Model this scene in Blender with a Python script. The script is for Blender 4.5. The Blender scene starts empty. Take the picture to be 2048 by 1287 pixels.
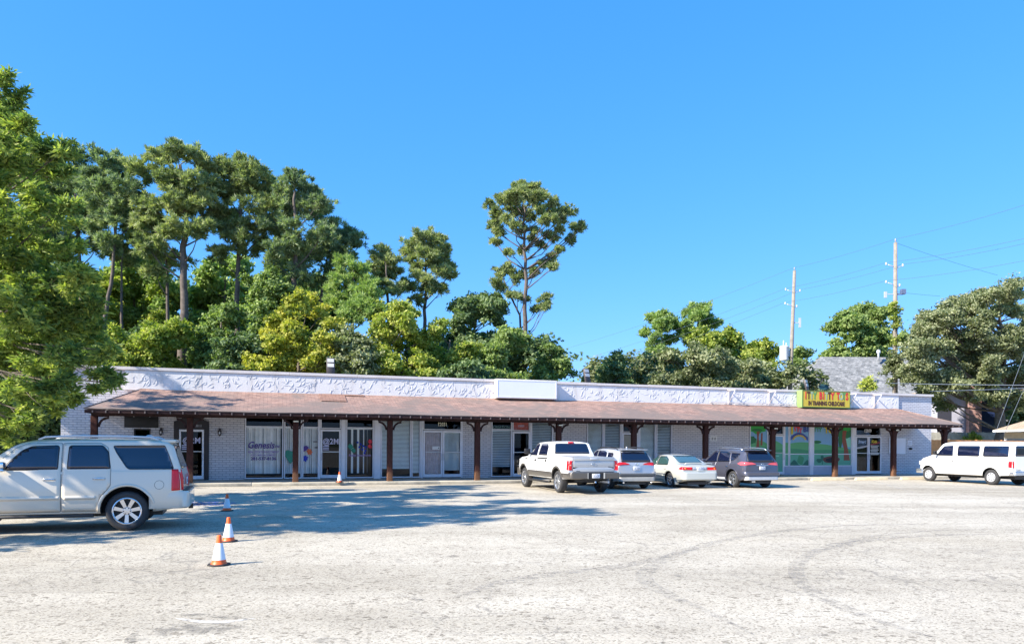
import bpy, bmesh, math, random
import numpy as np
from mathutils import Vector, Matrix
from mathutils.bvhtree import BVHTree

scn = bpy.context.scene
COL = scn.collection
R = math.radians

# ------------------------------------------------------------------ camera, sky, sun, exposure
EYE = 1.85
FPX = 1479.0                       # focal length in pixels of the 2048 px wide photograph
ROLL = R(.383)
cam_d = bpy.data.cameras.new('camera')
cam = bpy.data.objects.new('camera', cam_d); COL.objects.link(cam)
cam_d.sensor_width = 36; cam_d.lens = FPX/2048*36
cam_d.shift_y = (885-643.5)/2048
cam_d.clip_end = 3000; cam_d.clip_start = .1
cam.location = (0, 0, EYE)
cam.rotation_euler = (Matrix.Rotation(R(90), 4, 'X') @ Matrix.Rotation(ROLL, 4, 'Z')).to_euler()
scn.camera = cam

SUN_EL, SUN_AZ = R(36), R(32)      # light travels towards +X, turned 32 degrees to +Y
Ldir = Vector((math.cos(SUN_EL)*math.cos(SUN_AZ), math.cos(SUN_EL)*math.sin(SUN_AZ), -math.sin(SUN_EL)))
sun_d = bpy.data.lights.new('sun', 'SUN'); sun = bpy.data.objects.new('sun', sun_d); COL.objects.link(sun)
sun_d.energy = 5.0; sun_d.angle = R(.5); sun_d.color = (1, .91, .77)
sun.rotation_euler = Ldir.to_track_quat('-Z', 'Y').to_euler()
w = bpy.data.worlds.new('World'); scn.world = w; w.use_nodes = True
wt = w.node_tree; bg = wt.nodes['Background']
sky = wt.nodes.new('ShaderNodeTexSky'); sky.sky_type = 'NISHITA'; sky.sun_disc = False
sky.sun_elevation = SUN_EL
sky.sun_rotation = math.atan2(-Ldir.x, -Ldir.y)
sky.air_density = 1.0; sky.dust_density = .3; sky.ozone_density = 3.0
hs = wt.nodes.new('ShaderNodeHueSaturation'); hs.inputs['Saturation'].default_value = 1.22
wt.links.new(sky.outputs[0], hs.inputs['Color'])
bg.inputs['Strength'].default_value = .15
# tone the sky towards the deep clear blue of the day (colour = gain * sky ** power, per channel)
sp_ = wt.nodes.new('ShaderNodeSeparateColor'); cb_ = wt.nodes.new('ShaderNodeCombineColor'); wt.links.new(hs.outputs[0], sp_.inputs[0])
for ch, (gain, pw) in enumerate(((.292, .758), (.414, .497), (.73, .55))):
    m0 = wt.nodes.new('ShaderNodeMath'); m0.operation = 'MULTIPLY'; m0.inputs[1].default_value = .15; wt.links.new(sp_.outputs[ch], m0.inputs[0])
    m1 = wt.nodes.new('ShaderNodeMath'); m1.operation = 'POWER'; m1.inputs[1].default_value = pw; wt.links.new(m0.outputs[0], m1.inputs[0])
    m2 = wt.nodes.new('ShaderNodeMath'); m2.operation = 'MULTIPLY'; m2.inputs[1].default_value = gain/.15; wt.links.new(m1.outputs[0], m2.inputs[0])
    wt.links.new(m2.outputs[0], cb_.inputs[ch])
wt.links.new(cb_.outputs[0], bg.inputs['Color'])
scn.view_settings.view_transform = 'Standard'; scn.view_settings.look = 'None'
scn.view_settings.gamma = 1; scn.view_settings.use_curve_mapping = False
scn.view_settings.exposure = 1.15

# ------------------------------------------------------------------ survey: photo pixel -> place in the world
def uv(x, y):
    u = (x-1024)/FPX; v = (885-y)/FPX
    return u*math.cos(ROLL)-v*math.sin(ROLL), u*math.sin(ROLL)+v*math.cos(ROLL)
def at(x, y, Y):
    U, V = uv(x, y); return Vector((U*Y, Y, EYE+V*Y))
def gnd(x, y, z=0):
    U, V = uv(x, y); d = (z-EYE)/V; return Vector((U*d, d, z))
BROT = R(18.2); CA, SA = math.cos(BROT), math.sin(BROT)
def bs(x, n=0):                    # pixel column -> distance along the shop front on the plane n metres in front of the wall
    U = (x-1024)/FPX
    return (U*(37-n*CA)-n*SA)/(CA-U*SA)
def bw(s, n, z):                   # shop-front coordinates -> world
    return Vector((s*CA+n*SA, 37+s*SA-n*CA, z))

# ------------------------------------------------------------------ materials
MATS = {}
def nmat(name):
    m = bpy.data.materials.new(name); m.use_nodes = True
    nt = m.node_tree; p = nt.nodes['Principled BSDF']; MATS[name] = m
    return m, nt, p
def N(nt, t, **kw):
    n = nt.nodes.new(t)
    for k, v in kw.items():
        if k.startswith('i_'): n.inputs[k[2:].replace('_', ' ')].default_value = v
        else: setattr(n, k, v)
    return n
def ramp(nt, fac, stops):
    r = nt.nodes.new('ShaderNodeValToRGB'); e = r.color_ramp.elements
    while len(e) < len(stops): e.new(.5)
    for el, (p, c) in zip(e, stops):
        el.position = p; el.color = (*c, 1) if len(c) == 3 else c
    nt.links.new(fac, r.inputs[0]); return r.outputs[0]
def mixc(nt, fac, a, b, mode='MIX'):
    m = nt.nodes.new('ShaderNodeMix'); m.data_type = 'RGBA'; m.blend_type = mode
    for sock, v in ((m.inputs[0], fac), (m.inputs[6], a), (m.inputs[7], b)):
        if hasattr(v, 'is_linked') or hasattr(v, 'links'): nt.links.new(v, sock)
        elif isinstance(v, (int, float)): sock.default_value = v
        else: sock.default_value = (*v, 1)
    return m.outputs[2]
def noise(nt, scale, detail=4, rough=.6, vec=None, dist=0):
    n = N(nt, 'ShaderNodeTexNoise'); n.inputs['Scale'].default_value = scale; n.inputs['Detail'].default_value = detail
    n.inputs['Roughness'].default_value = rough; n.inputs['Distortion'].default_value = dist
    if vec is None:
        vec = N(nt, 'ShaderNodeTexCoord').outputs['Object']
    nt.links.new(vec, n.inputs['Vector']); return n.outputs[0]
def mapped(nt, scale=(1, 1, 1), rot=(0, 0, 0)):
    tc = N(nt, 'ShaderNodeTexCoord'); mp = N(nt, 'ShaderNodeMapping')
    mp.inputs['Scale'].default_value = scale; mp.inputs['Rotation'].default_value = rot
    nt.links.new(tc.outputs['Object'], mp.inputs[0]); return mp.outputs[0]
def bump(nt, p, h, strength=.3, dist=.02):
    b = N(nt, 'ShaderNodeBump'); b.inputs['Strength'].default_value = strength; b.inputs['Distance'].default_value = dist
    nt.links.new(h, b.inputs['Height']); nt.links.new(b.outputs[0], p.inputs['Normal'])
def basic(name, col, rough=.6, metal=0, var=.15, scale=3, coat=0, spec=.5, bmp=0):
    m, nt, p = nmat(name)
    nz = noise(nt, scale)
    c = ramp(nt, nz, [(.25, tuple(x*(1-var) for x in col)), (.75, tuple(min(1, x*(1+var)) for x in col))])
    nt.links.new(c, p.inputs['Base Color'])
    p.inputs['Roughness'].default_value = rough; p.inputs['Metallic'].default_value = metal
    p.inputs['Specular IOR Level'].default_value = spec
    if coat: p.inputs['Coat Weight'].default_value = coat; p.inputs['Coat Roughness'].default_value = .04
    if bmp: bump(nt, p, noise(nt, scale*12), bmp, .01)
    return m

def asphalt():
    m, nt, p = nmat('sun bleached asphalt')
    co = mapped(nt)
    big = noise(nt, .12, 5, .6, co, .6); mid = noise(nt, .9, 5, .65, co, .3)
    base = ramp(nt, big, [(.3, (.41, .37, .30)), (.5, (.49, .45, .378)), (.7, (.565, .525, .45))])
    m2 = ramp(nt, mid, [(.3, (.80, .79, .78)), (.6, (1, 1, 1))])
    c = mixc(nt, .75, base, m2, 'MULTIPLY')
    # streaks running across the lot
    st = noise(nt, 1, 5, .6, mapped(nt, (.05, .55, 1)), .4)
    c = mixc(nt, .55, c, ramp(nt, st, [(.36, (.70, .69, .67)), (.55, (1, 1, 1)), (.7, (1.05, 1.04, 1.02))]), 'MULTIPLY')
    # aggregate
    v = N(nt, 'ShaderNodeTexVoronoi'); v.inputs['Scale'].default_value = 55; nt.links.new(co, v.inputs['Vector'])
    bwv = N(nt, 'ShaderNodeSeparateColor'); nt.links.new(v.outputs['Color'], bwv.inputs[0])
    c = mixc(nt, .85, c, ramp(nt, bwv.outputs[0], [(.04, (.38, .36, .34)), (.22, (.90, .89, .87)), (.6, (1, 1, 1)), (.97, (1.2, 1.18, 1.14))]), 'MULTIPLY')
    v2 = N(nt, 'ShaderNodeTexVoronoi'); v2.inputs['Scale'].default_value = 17; nt.links.new(co, v2.inputs['Vector'])
    s2 = N(nt, 'ShaderNodeSeparateColor'); nt.links.new(v2.outputs['Color'], s2.inputs[0])
    c = mixc(nt, .7, c, ramp(nt, s2.outputs[0], [(.015, (.40, .38, .36)), (.07, (.96, .96, .95)), (.3, (1, 1, 1))]), 'MULTIPLY')
    # cracks: warped cell edges, only in worn zones
    warp = N(nt, 'ShaderNodeTexNoise'); warp.inputs['Scale'].default_value = 2.2; warp.inputs['Detail'].default_value = 5; nt.links.new(co, warp.inputs['Vector'])
    wv = N(nt, 'ShaderNodeVectorMath', operation='MULTIPLY_ADD'); wv.inputs[1].default_value = (.55, .55, 0)
    nt.links.new(warp.outputs['Color'], wv.inputs[0]); nt.links.new(co, wv.inputs[2])
    for sc, wd, st_ in ((1.15, .020, .5), (.33, .018, .5)):
        ve = N(nt, 'ShaderNodeTexVoronoi', feature='DISTANCE_TO_EDGE'); ve.inputs['Scale'].default_value = sc
        nt.links.new(wv.outputs[0], ve.inputs['Vector'])
        line = ramp(nt, ve.outputs['Distance'], [(0, (1, 1, 1)), (wd*sc, (0, 0, 0))])
        mask = ramp(nt, noise(nt, .22 if sc > 1 else .1, 3, .5, co), [(.46, (0, 0, 0)), (.58, (st_,)*3)])
        mm = N(nt, 'ShaderNodeMath', operation='MULTIPLY')
        nt.links.new(line, mm.inputs[0]); nt.links.new(mask, mm.inputs[1])
        c = mixc(nt, mm.outputs[0], c, (.12, .115, .11))
    nt.links.new(c, p.inputs['Base Color']); p.inputs['Roughness'].default_value = .92
    p.inputs['Specular IOR Level'].default_value = .2
    bump(nt, p, bwv.outputs[0], .35, .006)
    return m
def brick():
    m, nt, p = nmat('painted brick')
    tc = N(nt, 'ShaderNodeTexCoord'); sp = N(nt, 'ShaderNodeSeparateXYZ'); nt.links.new(tc.outputs['Object'], sp.inputs[0])
    ad = N(nt, 'ShaderNodeMath', operation='ADD'); nt.links.new(sp.outputs[0], ad.inputs[0]); nt.links.new(sp.outputs[1], ad.inputs[1])
    cb = N(nt, 'ShaderNodeCombineXYZ'); nt.links.new(ad.outputs[0], cb.inputs[0]); nt.links.new(sp.outputs[2], cb.inputs[1])
    b = N(nt, 'ShaderNodeTexBrick'); nt.links.new(cb.outputs[0], b.inputs['Vector'])
    b.inputs['Scale'].default_value = 1; b.inputs['Brick Width'].default_value = .30; b.inputs['Row Height'].default_value = .1
    b.inputs['Mortar Size'].default_value = .011; b.inputs['Mortar Smooth'].default_value = .3; b.inputs['Bias'].default_value = 0
    b.inputs['Color1'].default_value = (.70, .69, .72, 1); b.inputs['Color2'].default_value = (.62, .61, .645, 1)
    b.inputs['Mortar'].default_value = (.30, .30, .36, 1)
    c = mixc(nt, .5, b.outputs[0], ramp(nt, noise(nt, .7), [(.3, (.78, .78, .8)), (.65, (1, 1, 1))]), 'MULTIPLY')
    nt.links.new(c, p.inputs['Base Color']); p.inputs['Roughness'].default_value = .7
    iv = N(nt, 'ShaderNodeMath', operation='SUBTRACT'); iv.inputs[0].default_value = 1; nt.links.new(b.outputs['Fac'], iv.inputs[1])
    bump(nt, p, iv.outputs[0], .8, .012)
    return m
def redbrick(name, c1, c2, mo, bwid=.22, rh=.075):
    m, nt, p = nmat(name)
    tc = N(nt, 'ShaderNodeTexCoord'); sp = N(nt, 'ShaderNodeSeparateXYZ'); nt.links.new(tc.outputs['Object'], sp.inputs[0])
    ad = N(nt, 'ShaderNodeMath', operation='ADD'); nt.links.new(sp.outputs[0], ad.inputs[0]); nt.links.new(sp.outputs[1], ad.inputs[1])
    cb = N(nt, 'ShaderNodeCombineXYZ'); nt.links.new(ad.outputs[0], cb.inputs[0]); nt.links.new(sp.outputs[2], cb.inputs[1])
    b = N(nt, 'ShaderNodeTexBrick'); nt.links.new(cb.outputs[0], b.inputs['Vector'])
    b.inputs['Scale'].default_value = 1; b.inputs['Brick Width'].default_value = bwid; b.inputs['Row Height'].default_value = rh
    b.inputs['Mortar Size'].default_value = .008
    b.inputs['Color1'].default_value = (*c1, 1); b.inputs['Color2'].default_value = (*c2, 1); b.inputs['Mortar'].default_value = (*mo, 1)
    nt.links.new(b.outputs[0], p.inputs['Base Color']); p.inputs['Roughness'].default_value = .85
    return m
def shingle(name, cols, rows=.14, w_=.3, stain=None):
    m, nt, p = nmat(name)
    tc = N(nt, 'ShaderNodeTexCoord'); sp = N(nt, 'ShaderNodeSeparateXYZ'); nt.links.new(tc.outputs['Object'], sp.inputs[0])
    cb = N(nt, 'ShaderNodeCombineXYZ'); nt.links.new(sp.outputs[0], cb.inputs[0]); nt.links.new(sp.outputs[1], cb.inputs[1])
    b = N(nt, 'ShaderNodeTexBrick'); nt.links.new(cb.outputs[0], b.inputs['Vector'])
    b.inputs['Scale'].default_value = 1; b.inputs['Brick Width'].default_value = w_; b.inputs['Row Height'].default_value = rows
    b.inputs['Mortar Size'].default_value = .008; b.inputs['Mortar Smooth'].default_value = .2
    b.inputs['Color1'].default_value = (*cols[0], 1); b.inputs['Color2'].default_value = (*cols[1], 1); b.inputs['Mortar'].default_value = (*cols[2], 1)
    c = b.outputs[0]
    tab = noise(nt, 1, 3, .7, mapped(nt, (2.6, 9, 1)))
    c = mixc(nt, .9, c, ramp(nt, tab, [(.32, (.55, .52, .5)), (.5, (1, 1, 1)), (.7, (1.35, 1.28, 1.25))]), 'MULTIPLY')
    if stain:
        s = noise(nt, 1, 5, .7, mapped(nt, (.55, .5, 1), (0, 0, .5)), 1.2)
        gr = N(nt, 'ShaderNodeMapRange'); gr.inputs[1].default_value = -3.3; gr.inputs[2].default_value = 0
        gr.inputs[3].default_value = .10; gr.inputs[4].default_value = -.14
        nt.links.new(sp.outputs[1], gr.inputs[0])
        a2 = N(nt, 'ShaderNodeMath', operation='ADD'); nt.links.new(s, a2.inputs[0]); nt.links.new(gr.outputs[0], a2.inputs[1])
        c = mixc(nt, ramp(nt, a2.outputs[0], [(.40, (0, 0, 0)), (.60, (.85,)*3)]), c, stain)
    nt.links.new(c, p.inputs['Base Color']); p.inputs['Roughness'].default_value = .9
    bump(nt, p, tab, .5, .02)
    return m
def leafmat(name, dark, midc, light, trans=.35, rough=.55):
    m = bpy.data.materials.new(name); m.use_nodes = True; MATS[name] = m
    nt = m.node_tree; nt.nodes.remove(nt.nodes['Principled BSDF']); out = nt.nodes['Material Output']
    a = N(nt, 'ShaderNodeAttribute'); a.attribute_name = 'tone'
    c = ramp(nt, a.outputs['Fac'], [(0, dark), (.5, midc), (1, light)])
    d = N(nt, 'ShaderNodeBsdfDiffuse'); t = N(nt, 'ShaderNodeBsdfTranslucent'); g = N(nt, 'ShaderNodeBsdfGlossy')
    g.inputs['Roughness'].default_value = rough; g.inputs[0].default_value = (.25, .25, .25, 1)
    nt.links.new(c, d.inputs[0]); nt.links.new(mixc(nt, 1, c, (1.1, 1.25, .55), 'MULTIPLY'), t.inputs[0])
    m1 = N(nt, 'ShaderNodeMixShader'); m1.inputs[0].default_value = trans
    nt.links.new(d.outputs[0], m1.inputs[1]); nt.links.new(t.outputs[0], m1.inputs[2])
    m2 = N(nt, 'ShaderNodeMixShader'); m2.inputs[0].default_value = .06
    nt.links.new(m1.outputs[0], m2.inputs[1]); nt.links.new(g.outputs[0], m2.inputs[2])
    nt.links.new(m2.outputs[0], out.inputs[0])
    return m
def glassmat(name, tint, fac=.25, see=.75):
    """window glass: partly see-through, partly mirror (fresnel)"""
    m = bpy.data.materials.new(name); m.use_nodes = True; MATS[name] = m
    nt = m.node_tree; nt.nodes.remove(nt.nodes['Principled BSDF']); out = nt.nodes['Material Output']
    tr = N(nt, 'ShaderNodeBsdfTransparent'); tr.inputs[0].default_value = (*tint, 1)
    g = N(nt, 'ShaderNodeBsdfGlossy'); g.inputs['Roughness'].default_value = .02; g.inputs[0].default_value = (.9, .93, 1, 1)
    fr = N(nt, 'ShaderNodeFresnel'); fr.inputs[0].default_value = 1.45
    ad = N(nt, 'ShaderNodeMath', operation='ADD'); ad.inputs[1].default_value = fac; nt.links.new(fr.outputs[0], ad.inputs[0])
    b = N(nt, 'ShaderNodeBump'); b.inputs['Strength'].default_value = .04; b.inputs['Distance'].default_value = .05
    nt.links.new(noise(nt, .8, 1), b.inputs['Height']); nt.links.new(b.outputs[0], g.inputs['Normal'])
    mx = N(nt, 'ShaderNodeMixShader'); nt.links.new(ad.outputs[0], mx.inputs[0])
    nt.links.new(tr.outputs[0], mx.inputs[1]); nt.links.new(g.outputs[0], mx.inputs[2])
    nt.links.new(mx.outputs[0], out.inputs[0]); return m
def flat(name, col, rough=.6, metal=0):
    m, nt, p = nmat(name); p.inputs['Base Color'].default_value = (*col, 1)
    p.inputs['Roughness'].default_value = rough; p.inputs['Metallic'].default_value = metal; return m

ASPH = asphalt(); BRICK = brick()
GRASS = basic('dry grass ground', (.09, .11, .035), .95, var=.5, scale=.6, bmp=.5)
CONC = basic('sidewalk concrete', (.50, .46, .38), .9, var=.22, scale=1.3, bmp=.3)
KERB = basic('worn kerb concrete', (.42, .38, .30), .9, var=.4, scale=2.5, bmp=.4)
ROOFM = shingle('weathered brown shingles', ((.36, .23, .185), (.27, .17, .14), (.11, .07, .06)), .13, .31, stain=(.17, .135, .12))
PATCHM = shingle('newer reddish shingles', ((.30, .17, .13), (.25, .145, .11), (.09, .055, .045)), .13, .31)
WOODM = basic('dark stained timber', (.040, .022, .022), .75, var=.4, scale=6, bmp=.3, spec=.15)
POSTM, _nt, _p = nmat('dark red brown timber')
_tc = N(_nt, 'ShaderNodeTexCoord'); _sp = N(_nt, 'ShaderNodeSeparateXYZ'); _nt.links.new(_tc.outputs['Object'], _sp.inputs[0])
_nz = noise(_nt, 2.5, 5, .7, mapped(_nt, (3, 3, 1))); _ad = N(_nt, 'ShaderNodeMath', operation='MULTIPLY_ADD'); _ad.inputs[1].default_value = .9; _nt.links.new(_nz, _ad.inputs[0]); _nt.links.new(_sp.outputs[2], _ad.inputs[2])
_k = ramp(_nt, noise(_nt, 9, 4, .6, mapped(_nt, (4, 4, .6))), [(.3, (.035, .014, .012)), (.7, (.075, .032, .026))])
_worn_lit = ramp(_nt, noise(_nt, 14, 4, .6, mapped(_nt, (4, 4, .6))), [(.3, (.10, .045, .025)), (.7, (.22, .12, .075))])  # lower post: worn wood, with sunlight below the eave painted into the brown
_nt.links.new(mixc(_nt, ramp(_nt, _ad.outputs[0], [(.95, (1, 1, 1)), (1.0, (.0, .0, .0))]), _k, _worn_lit), _p.inputs['Base Color'])
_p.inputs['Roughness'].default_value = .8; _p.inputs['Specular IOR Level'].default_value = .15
STUCCO, _nt, _p = nmat('pale stucco')
_c = ramp(_nt, noise(_nt, 1, 5, .7, mapped(_nt, (1.6, 1, .25))), [(.30, (.60, .58, .56)), (.47, (.74, .73, .73)), (.7, (.78, .77, .77))])
_nt.links.new(_c, _p.inputs['Base Color']); _p.inputs['Roughness'].default_value = .85; bump(_nt, _p, noise(_nt, 18), .25, .01)
COPING = basic('coping metal', (.68, .63, .61), .5, var=.1, scale=2)
ALU = basic('white painted aluminium', (.78, .80, .88), .4, var=.06, scale=4)
SLAB = basic('bulkhead blue grey paint', (.42, .47, .58), .6, var=.12, scale=1)
GLASS = glassmat('shop glass', (1, 1, 1), -.02)
DGLASS = glassmat('dark shop glass', (.22, .26, .30), -.01)
DARKROOM = flat('dark room', (.03, .03, .035), .8)
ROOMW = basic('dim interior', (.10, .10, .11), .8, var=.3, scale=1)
BLINDM = basic('vertical blind', (.88, .92, .90), .7, var=.12, scale=3)
BLINDH = basic('slatted blind', (.76, .86, .85), .6, var=.08, scale=3)
BLINDG = basic('grey slatted blind', (.50, .60, .64), .6, var=.08, scale=3)
CURTAIN = basic('striped curtain', (.50, .44, .46), .8, var=.2, scale=5)
BLACK = flat('matt black', (.012, .012, .014), .6)
WHITE = flat('white paint', (.80, .80, .80), .5)
SIGNW = basic('white sign face', (.76, .79, .88), .4, var=.03, scale=1)
BARKP = basic('pine bark', (.12, .098, .085), .95, var=.45, scale=4, bmp=.8)
BARKG = basic('grey bark', (.13, .11, .09), .95, var=.45, scale=4, bmp=.8)
POLEM = basic('weathered pole wood', (.25, .225, .19), .9, var=.25, scale=3, bmp=.4)
WIREM = flat('cable', (.10, .13, .18), .5)
GALV = basic('galvanised grey', (.55, .57, .60), .45, metal=.3, var=.1, scale=4)

# ------------------------------------------------------------------ mesh helpers
def link(name, me, parent=None, loc=None):
    o = bpy.data.objects.new(name, me); COL.objects.link(o)
    if parent: o.parent = parent
    if loc is not None: o.location = loc
    return o
def tag(o, label=None, cat=None, group=None, kind=None):
    if label: o['label'] = label
    if cat: o['category'] = cat
    if group: o['group'] = group
    if kind: o['kind'] = kind
    return o
def empty(name, loc, rz=0, label=None, cat=None, group=None):
    o = bpy.data.objects.new(name, None); COL.objects.link(o); o.location = loc; o.rotation_euler = (0, 0, rz)
    o.empty_display_size = .2
    return tag(o, label, cat, group)
class MB:
    """collects simple shapes into ONE mesh"""
    def __init__(s): s.bm = bmesh.new(); s.mats = []; s.mi = 0
    def m(s, mat):
        if mat not in s.mats: s.mats.append(mat)
        s.mi = s.mats.index(mat); return s
    def face(s, pts, smooth=False):
        f = s.bm.faces.new([s.bm.verts.new(p) for p in pts]); f.material_index = s.mi; f.smooth = smooth; return s
    def box(s, x0, x1, y0, y1, z0, z1, M=None):
        c = [(x0, y0, z0), (x1, y0, z0), (x1, y1, z0), (x0, y1, z0), (x0, y0, z1), (x1, y0, z1), (x1, y1, z1), (x0, y1, z1)]
        if M is not None: c = [M @ Vector(p) for p in c]
        v = [s.bm.verts.new(p) for p in c]
        for q in ((3, 2, 1, 0), (4, 5, 6, 7), (0, 1, 5, 4), (1, 2, 6, 5), (2, 3, 7, 6), (3, 0, 4, 7)):
            f = s.bm.faces.new([v[i] for i in q]); f.material_index = s.mi
        return s
    def prism(s, poly, y0, y1):
        """poly in (x, z), extruded from y0 to y1"""
        a = [s.bm.verts.new((x, y0, z)) for x, z in poly]; b = [s.bm.verts.new((x, y1, z)) for x, z in poly]
        n = len(poly)
        fs = [s.bm.faces.new(a), s.bm.faces.new(b[::-1])]
        for i in range(n): fs.append(s.bm.faces.new([a[(i+1) % n], a[i], b[i], b[(i+1) % n]]))
        for f in fs: f.material_index = s.mi
        return s
    def tube(s, pts, rad, seg=8, smooth=True, cap=True):
        pts = [Vector(p) for p in pts]; rad = rad if isinstance(rad, (list, tuple)) else [rad]*len(pts)
        rings = []
        for i, p in enumerate(pts):
            d = (pts[min(i+1, len(pts)-1)]-pts[max(i-1, 0)])
            if d.length < 1e-6: d = Vector((0, 0, 1))
            d.normalize(); a = d.cross(Vector((.31, .95, .02)) if abs(d.x) < .9 else Vector((0, .1, 1))).normalized(); b = d.cross(a)
            rings.append([s.bm.verts.new(p+(a*math.cos(t)+b*math.sin(t))*rad[i]) for t in [2*math.pi*k/seg for k in range(seg)]])
        for r0, r1 in zip(rings, rings[1:]):
            for k in range(seg):
                f = s.bm.faces.new([r0[k], r0[(k+1) % seg], r1[(k+1) % seg], r1[k]]); f.smooth = smooth; f.material_index = s.mi
        if cap:
            for r in (rings[0][::-1], rings[-1]):
                f = s.bm.faces.new(r); f.material_index = s.mi
        return s
    def lathe(s, prof, axis='z', seg=32, c=(0, 0, 0), smooth=True):
        """prof: list of (radius, height)"""
        rings = []
        for r_, h in prof:
            ring = []
            for k in range(seg):
                t = 2*math.pi*k/seg; a, b = r_*math.cos(t), r_*math.sin(t)
                p = (a, b, h) if axis == 'z' else (a, h, b)
                ring.append(s.bm.verts.new((p[0]+c[0], p[1]+c[1], p[2]+c[2])))
            rings.append(ring)
        for r0, r1 in zip(rings, rings[1:]):
            for k in range(seg):
                q = [r0[k], r0[(k+1) % seg], r1[(k+1) % seg], r1[k]]
                f = s.bm.faces.new(q if axis == 'z' else q[::-1]); f.smooth = smooth; f.material_index = s.mi
        return s
    def add(s, me, M=None):
        """append an existing mesh"""
        t = bmesh.new(); t.from_mesh(me)
        if M is not None: t.transform(M)
        mp = {v: s.bm.verts.new(v.co) for v in t.verts}
        for f in t.faces:
            try: g = s.bm.faces.new([mp[v] for v in f.verts]); g.material_index = s.mi; g.smooth = f.smooth
            except ValueError: pass
        t.free(); return s
    def bevel(s, w=.01, seg=2):
        bmesh.ops.remove_doubles(s.bm, verts=s.bm.verts, dist=1e-5)
        es = [e for e in s.bm.edges if len(e.link_faces) == 2 and e.calc_face_angle(0) > .5]
        bmesh.ops.bevel(s.bm, geom=es, offset=w, segments=seg, affect='EDGES', profile=.6, clamp_overlap=True)
        for f in s.bm.faces: f.smooth = True
        return s
    def mesh(s, name):
        me = bpy.data.meshes.new(name); s.bm.to_mesh(me); s.bm.free()
        for m_ in s.mats: me.materials.append(m_)
        return me
    def build(s, name, parent=None, loc=None, sharp=None):
        me = s.mesh(name)
        if sharp: me.set_sharp_from_angle(angle=sharp)
        return link(name, me, parent, loc)
def text_mesh(body, size, ext=.004, bold=0, sx=1, align='CENTER', shear=0):
    c = bpy.data.curves.new('t', 'FONT'); c.body = body; c.size = size; c.extrude = ext; c.offset = bold
    c.align_x = align; c.align_y = 'CENTER'; c.resolution_u = 2; c.shear = shear
    o = bpy.data.objects.new('t', c); COL.objects.link(o)
    bpy.context.view_layer.update()
    me = bpy.data.meshes.new_from_object(o.evaluated_get(bpy.context.evaluated_depsgraph_get()))
    bpy.data.objects.remove(o); bpy.data.curves.remove(c)
    me.transform(Matrix.Diagonal((sx, 1, 1, 1)))
    return me
FRONT = Matrix.Rotation(R(90), 4, 'X')          # text lying in XY -> standing in XZ and facing -Y
def tx(x, y, z): return Matrix.Translation((x, y, z)) @ FRONT

# ================================================================== SETTING
def sheet(name, pts, mat, z, kind='structure'):
    me = bpy.data.meshes.new(name); me.from_pydata([(p[0], p[1], z) for p in pts], [], [list(range(len(pts)))]); me.materials.append(mat)
    o = link(name, me); o['kind'] = kind; return o
sheet('ground', [(-900, -500), (900, -500), (900, 1500), (-900, 1500)], GRASS, -.03)
sheet('parking_lot', [(-90, -140), (120, -140), (80, 54), (26, 54), (24, 47), (-19, 33), (-60, 33)], ASPH, 0)
m = MB().m(CONC)
sl = bs(60, 3); sr = 27.3
for i in range(12):                # slabs with control joints
    a = sl+(sr-sl)*i/12; b = sl+(sr-sl)*(i+1)/12-.012
    m.m(CONC).box(a, b, -2.84, 0, .0, .13)
    m.m(KERB).box(a, b, -3.0, -2.845, .0, .128)
o = m.bevel(.012, 2).build('sidewalk'); o.location = (0, 37, 0); o.rotation_euler = (0, 0, BROT); o['kind'] = 'structure'

# worn paint and marks on the lot
def paintmat(name, col, thr, scale=7, alpha=1.0, sc=(1, 1, 1)):
    m_ = bpy.data.materials.new(name); m_.use_nodes = True; nt = m_.node_tree; p = nt.nodes['Principled BSDF']
    p.inputs['Base Color'].default_value = (*col, 1); p.inputs['Roughness'].default_value = .85
    nz = noise(nt, scale, 6, .75, mapped(nt, sc))
    nt.links.new(ramp(nt, nz, [(thr, (0, 0, 0)), (thr+.16, (alpha,)*3)]), p.inputs['Alpha']); return m_
PAINTW = paintmat('worn white paint', (.74, .72, .68), .46, alpha=.5); PAINTB = paintmat('worn blue paint', (.03, .10, .42), .45, 5)
TYRE = paintmat('tyre rubber marks', (.22, .215, .21), .42, 6, .24)
STAIN = paintmat('dark stain', (.16, .15, .135), .44, 3.5, .42)
LIGHTST = paintmat('light scrape', (.72, .70, .66), .42, 2.5, .8)
def ribbon(name, pts, wid, mat, z):
    P = [Vector((p[0], p[1], 0)) for p in pts]
    # smooth the track
    Q = []
    for i in range(len(P)-1):
        p0, p1, p2, p3 = P[max(i-1, 0)], P[i], P[i+1], P[min(i+2, len(P)-1)]
        for k in range(8):
            t = k/8
            Q.append(.5*((2*p1)+(p2-p0)*t+(2*p0-5*p1+4*p2-p3)*t*t+(3*p1-p0-3*p2+p3)*t**3))
    Q.append(P[-1]); V = []; F = []
    for i, q in enumerate(Q):
        d = (Q[min(i+1, len(Q)-1)]-Q[max(i-1, 0)]).normalized(); n = Vector((-d.y, d.x, 0))
        e = min(1, 4*i/len(Q)+.05, 4*(len(Q)-1-i)/len(Q)+.05)
        V += [q+n*wid*e/2, q-n*wid*e/2]
    V = [(v.x, v.y, z) for v in V]
    F = [[2*i, 2*i+1, 2*i+3, 2*i+2] for i in range(len(Q)-1)]
    me = bpy.data.meshes.new(name); me.from_pydata(V, [], F); me.materials.append(mat)
    o = link(name, me); o['kind'] = 'structure'; return o
ribbon('tyre_track', [gnd(*p) for p in ((2048, 1046), (1900, 1047), (1700, 1050), (1560, 1062), (1440, 1082), (1350, 1108), (1300, 1135), (1290, 1160), (1340, 1190), (1420, 1225), (1520, 1275))], .24, TYRE, .004)
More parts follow.
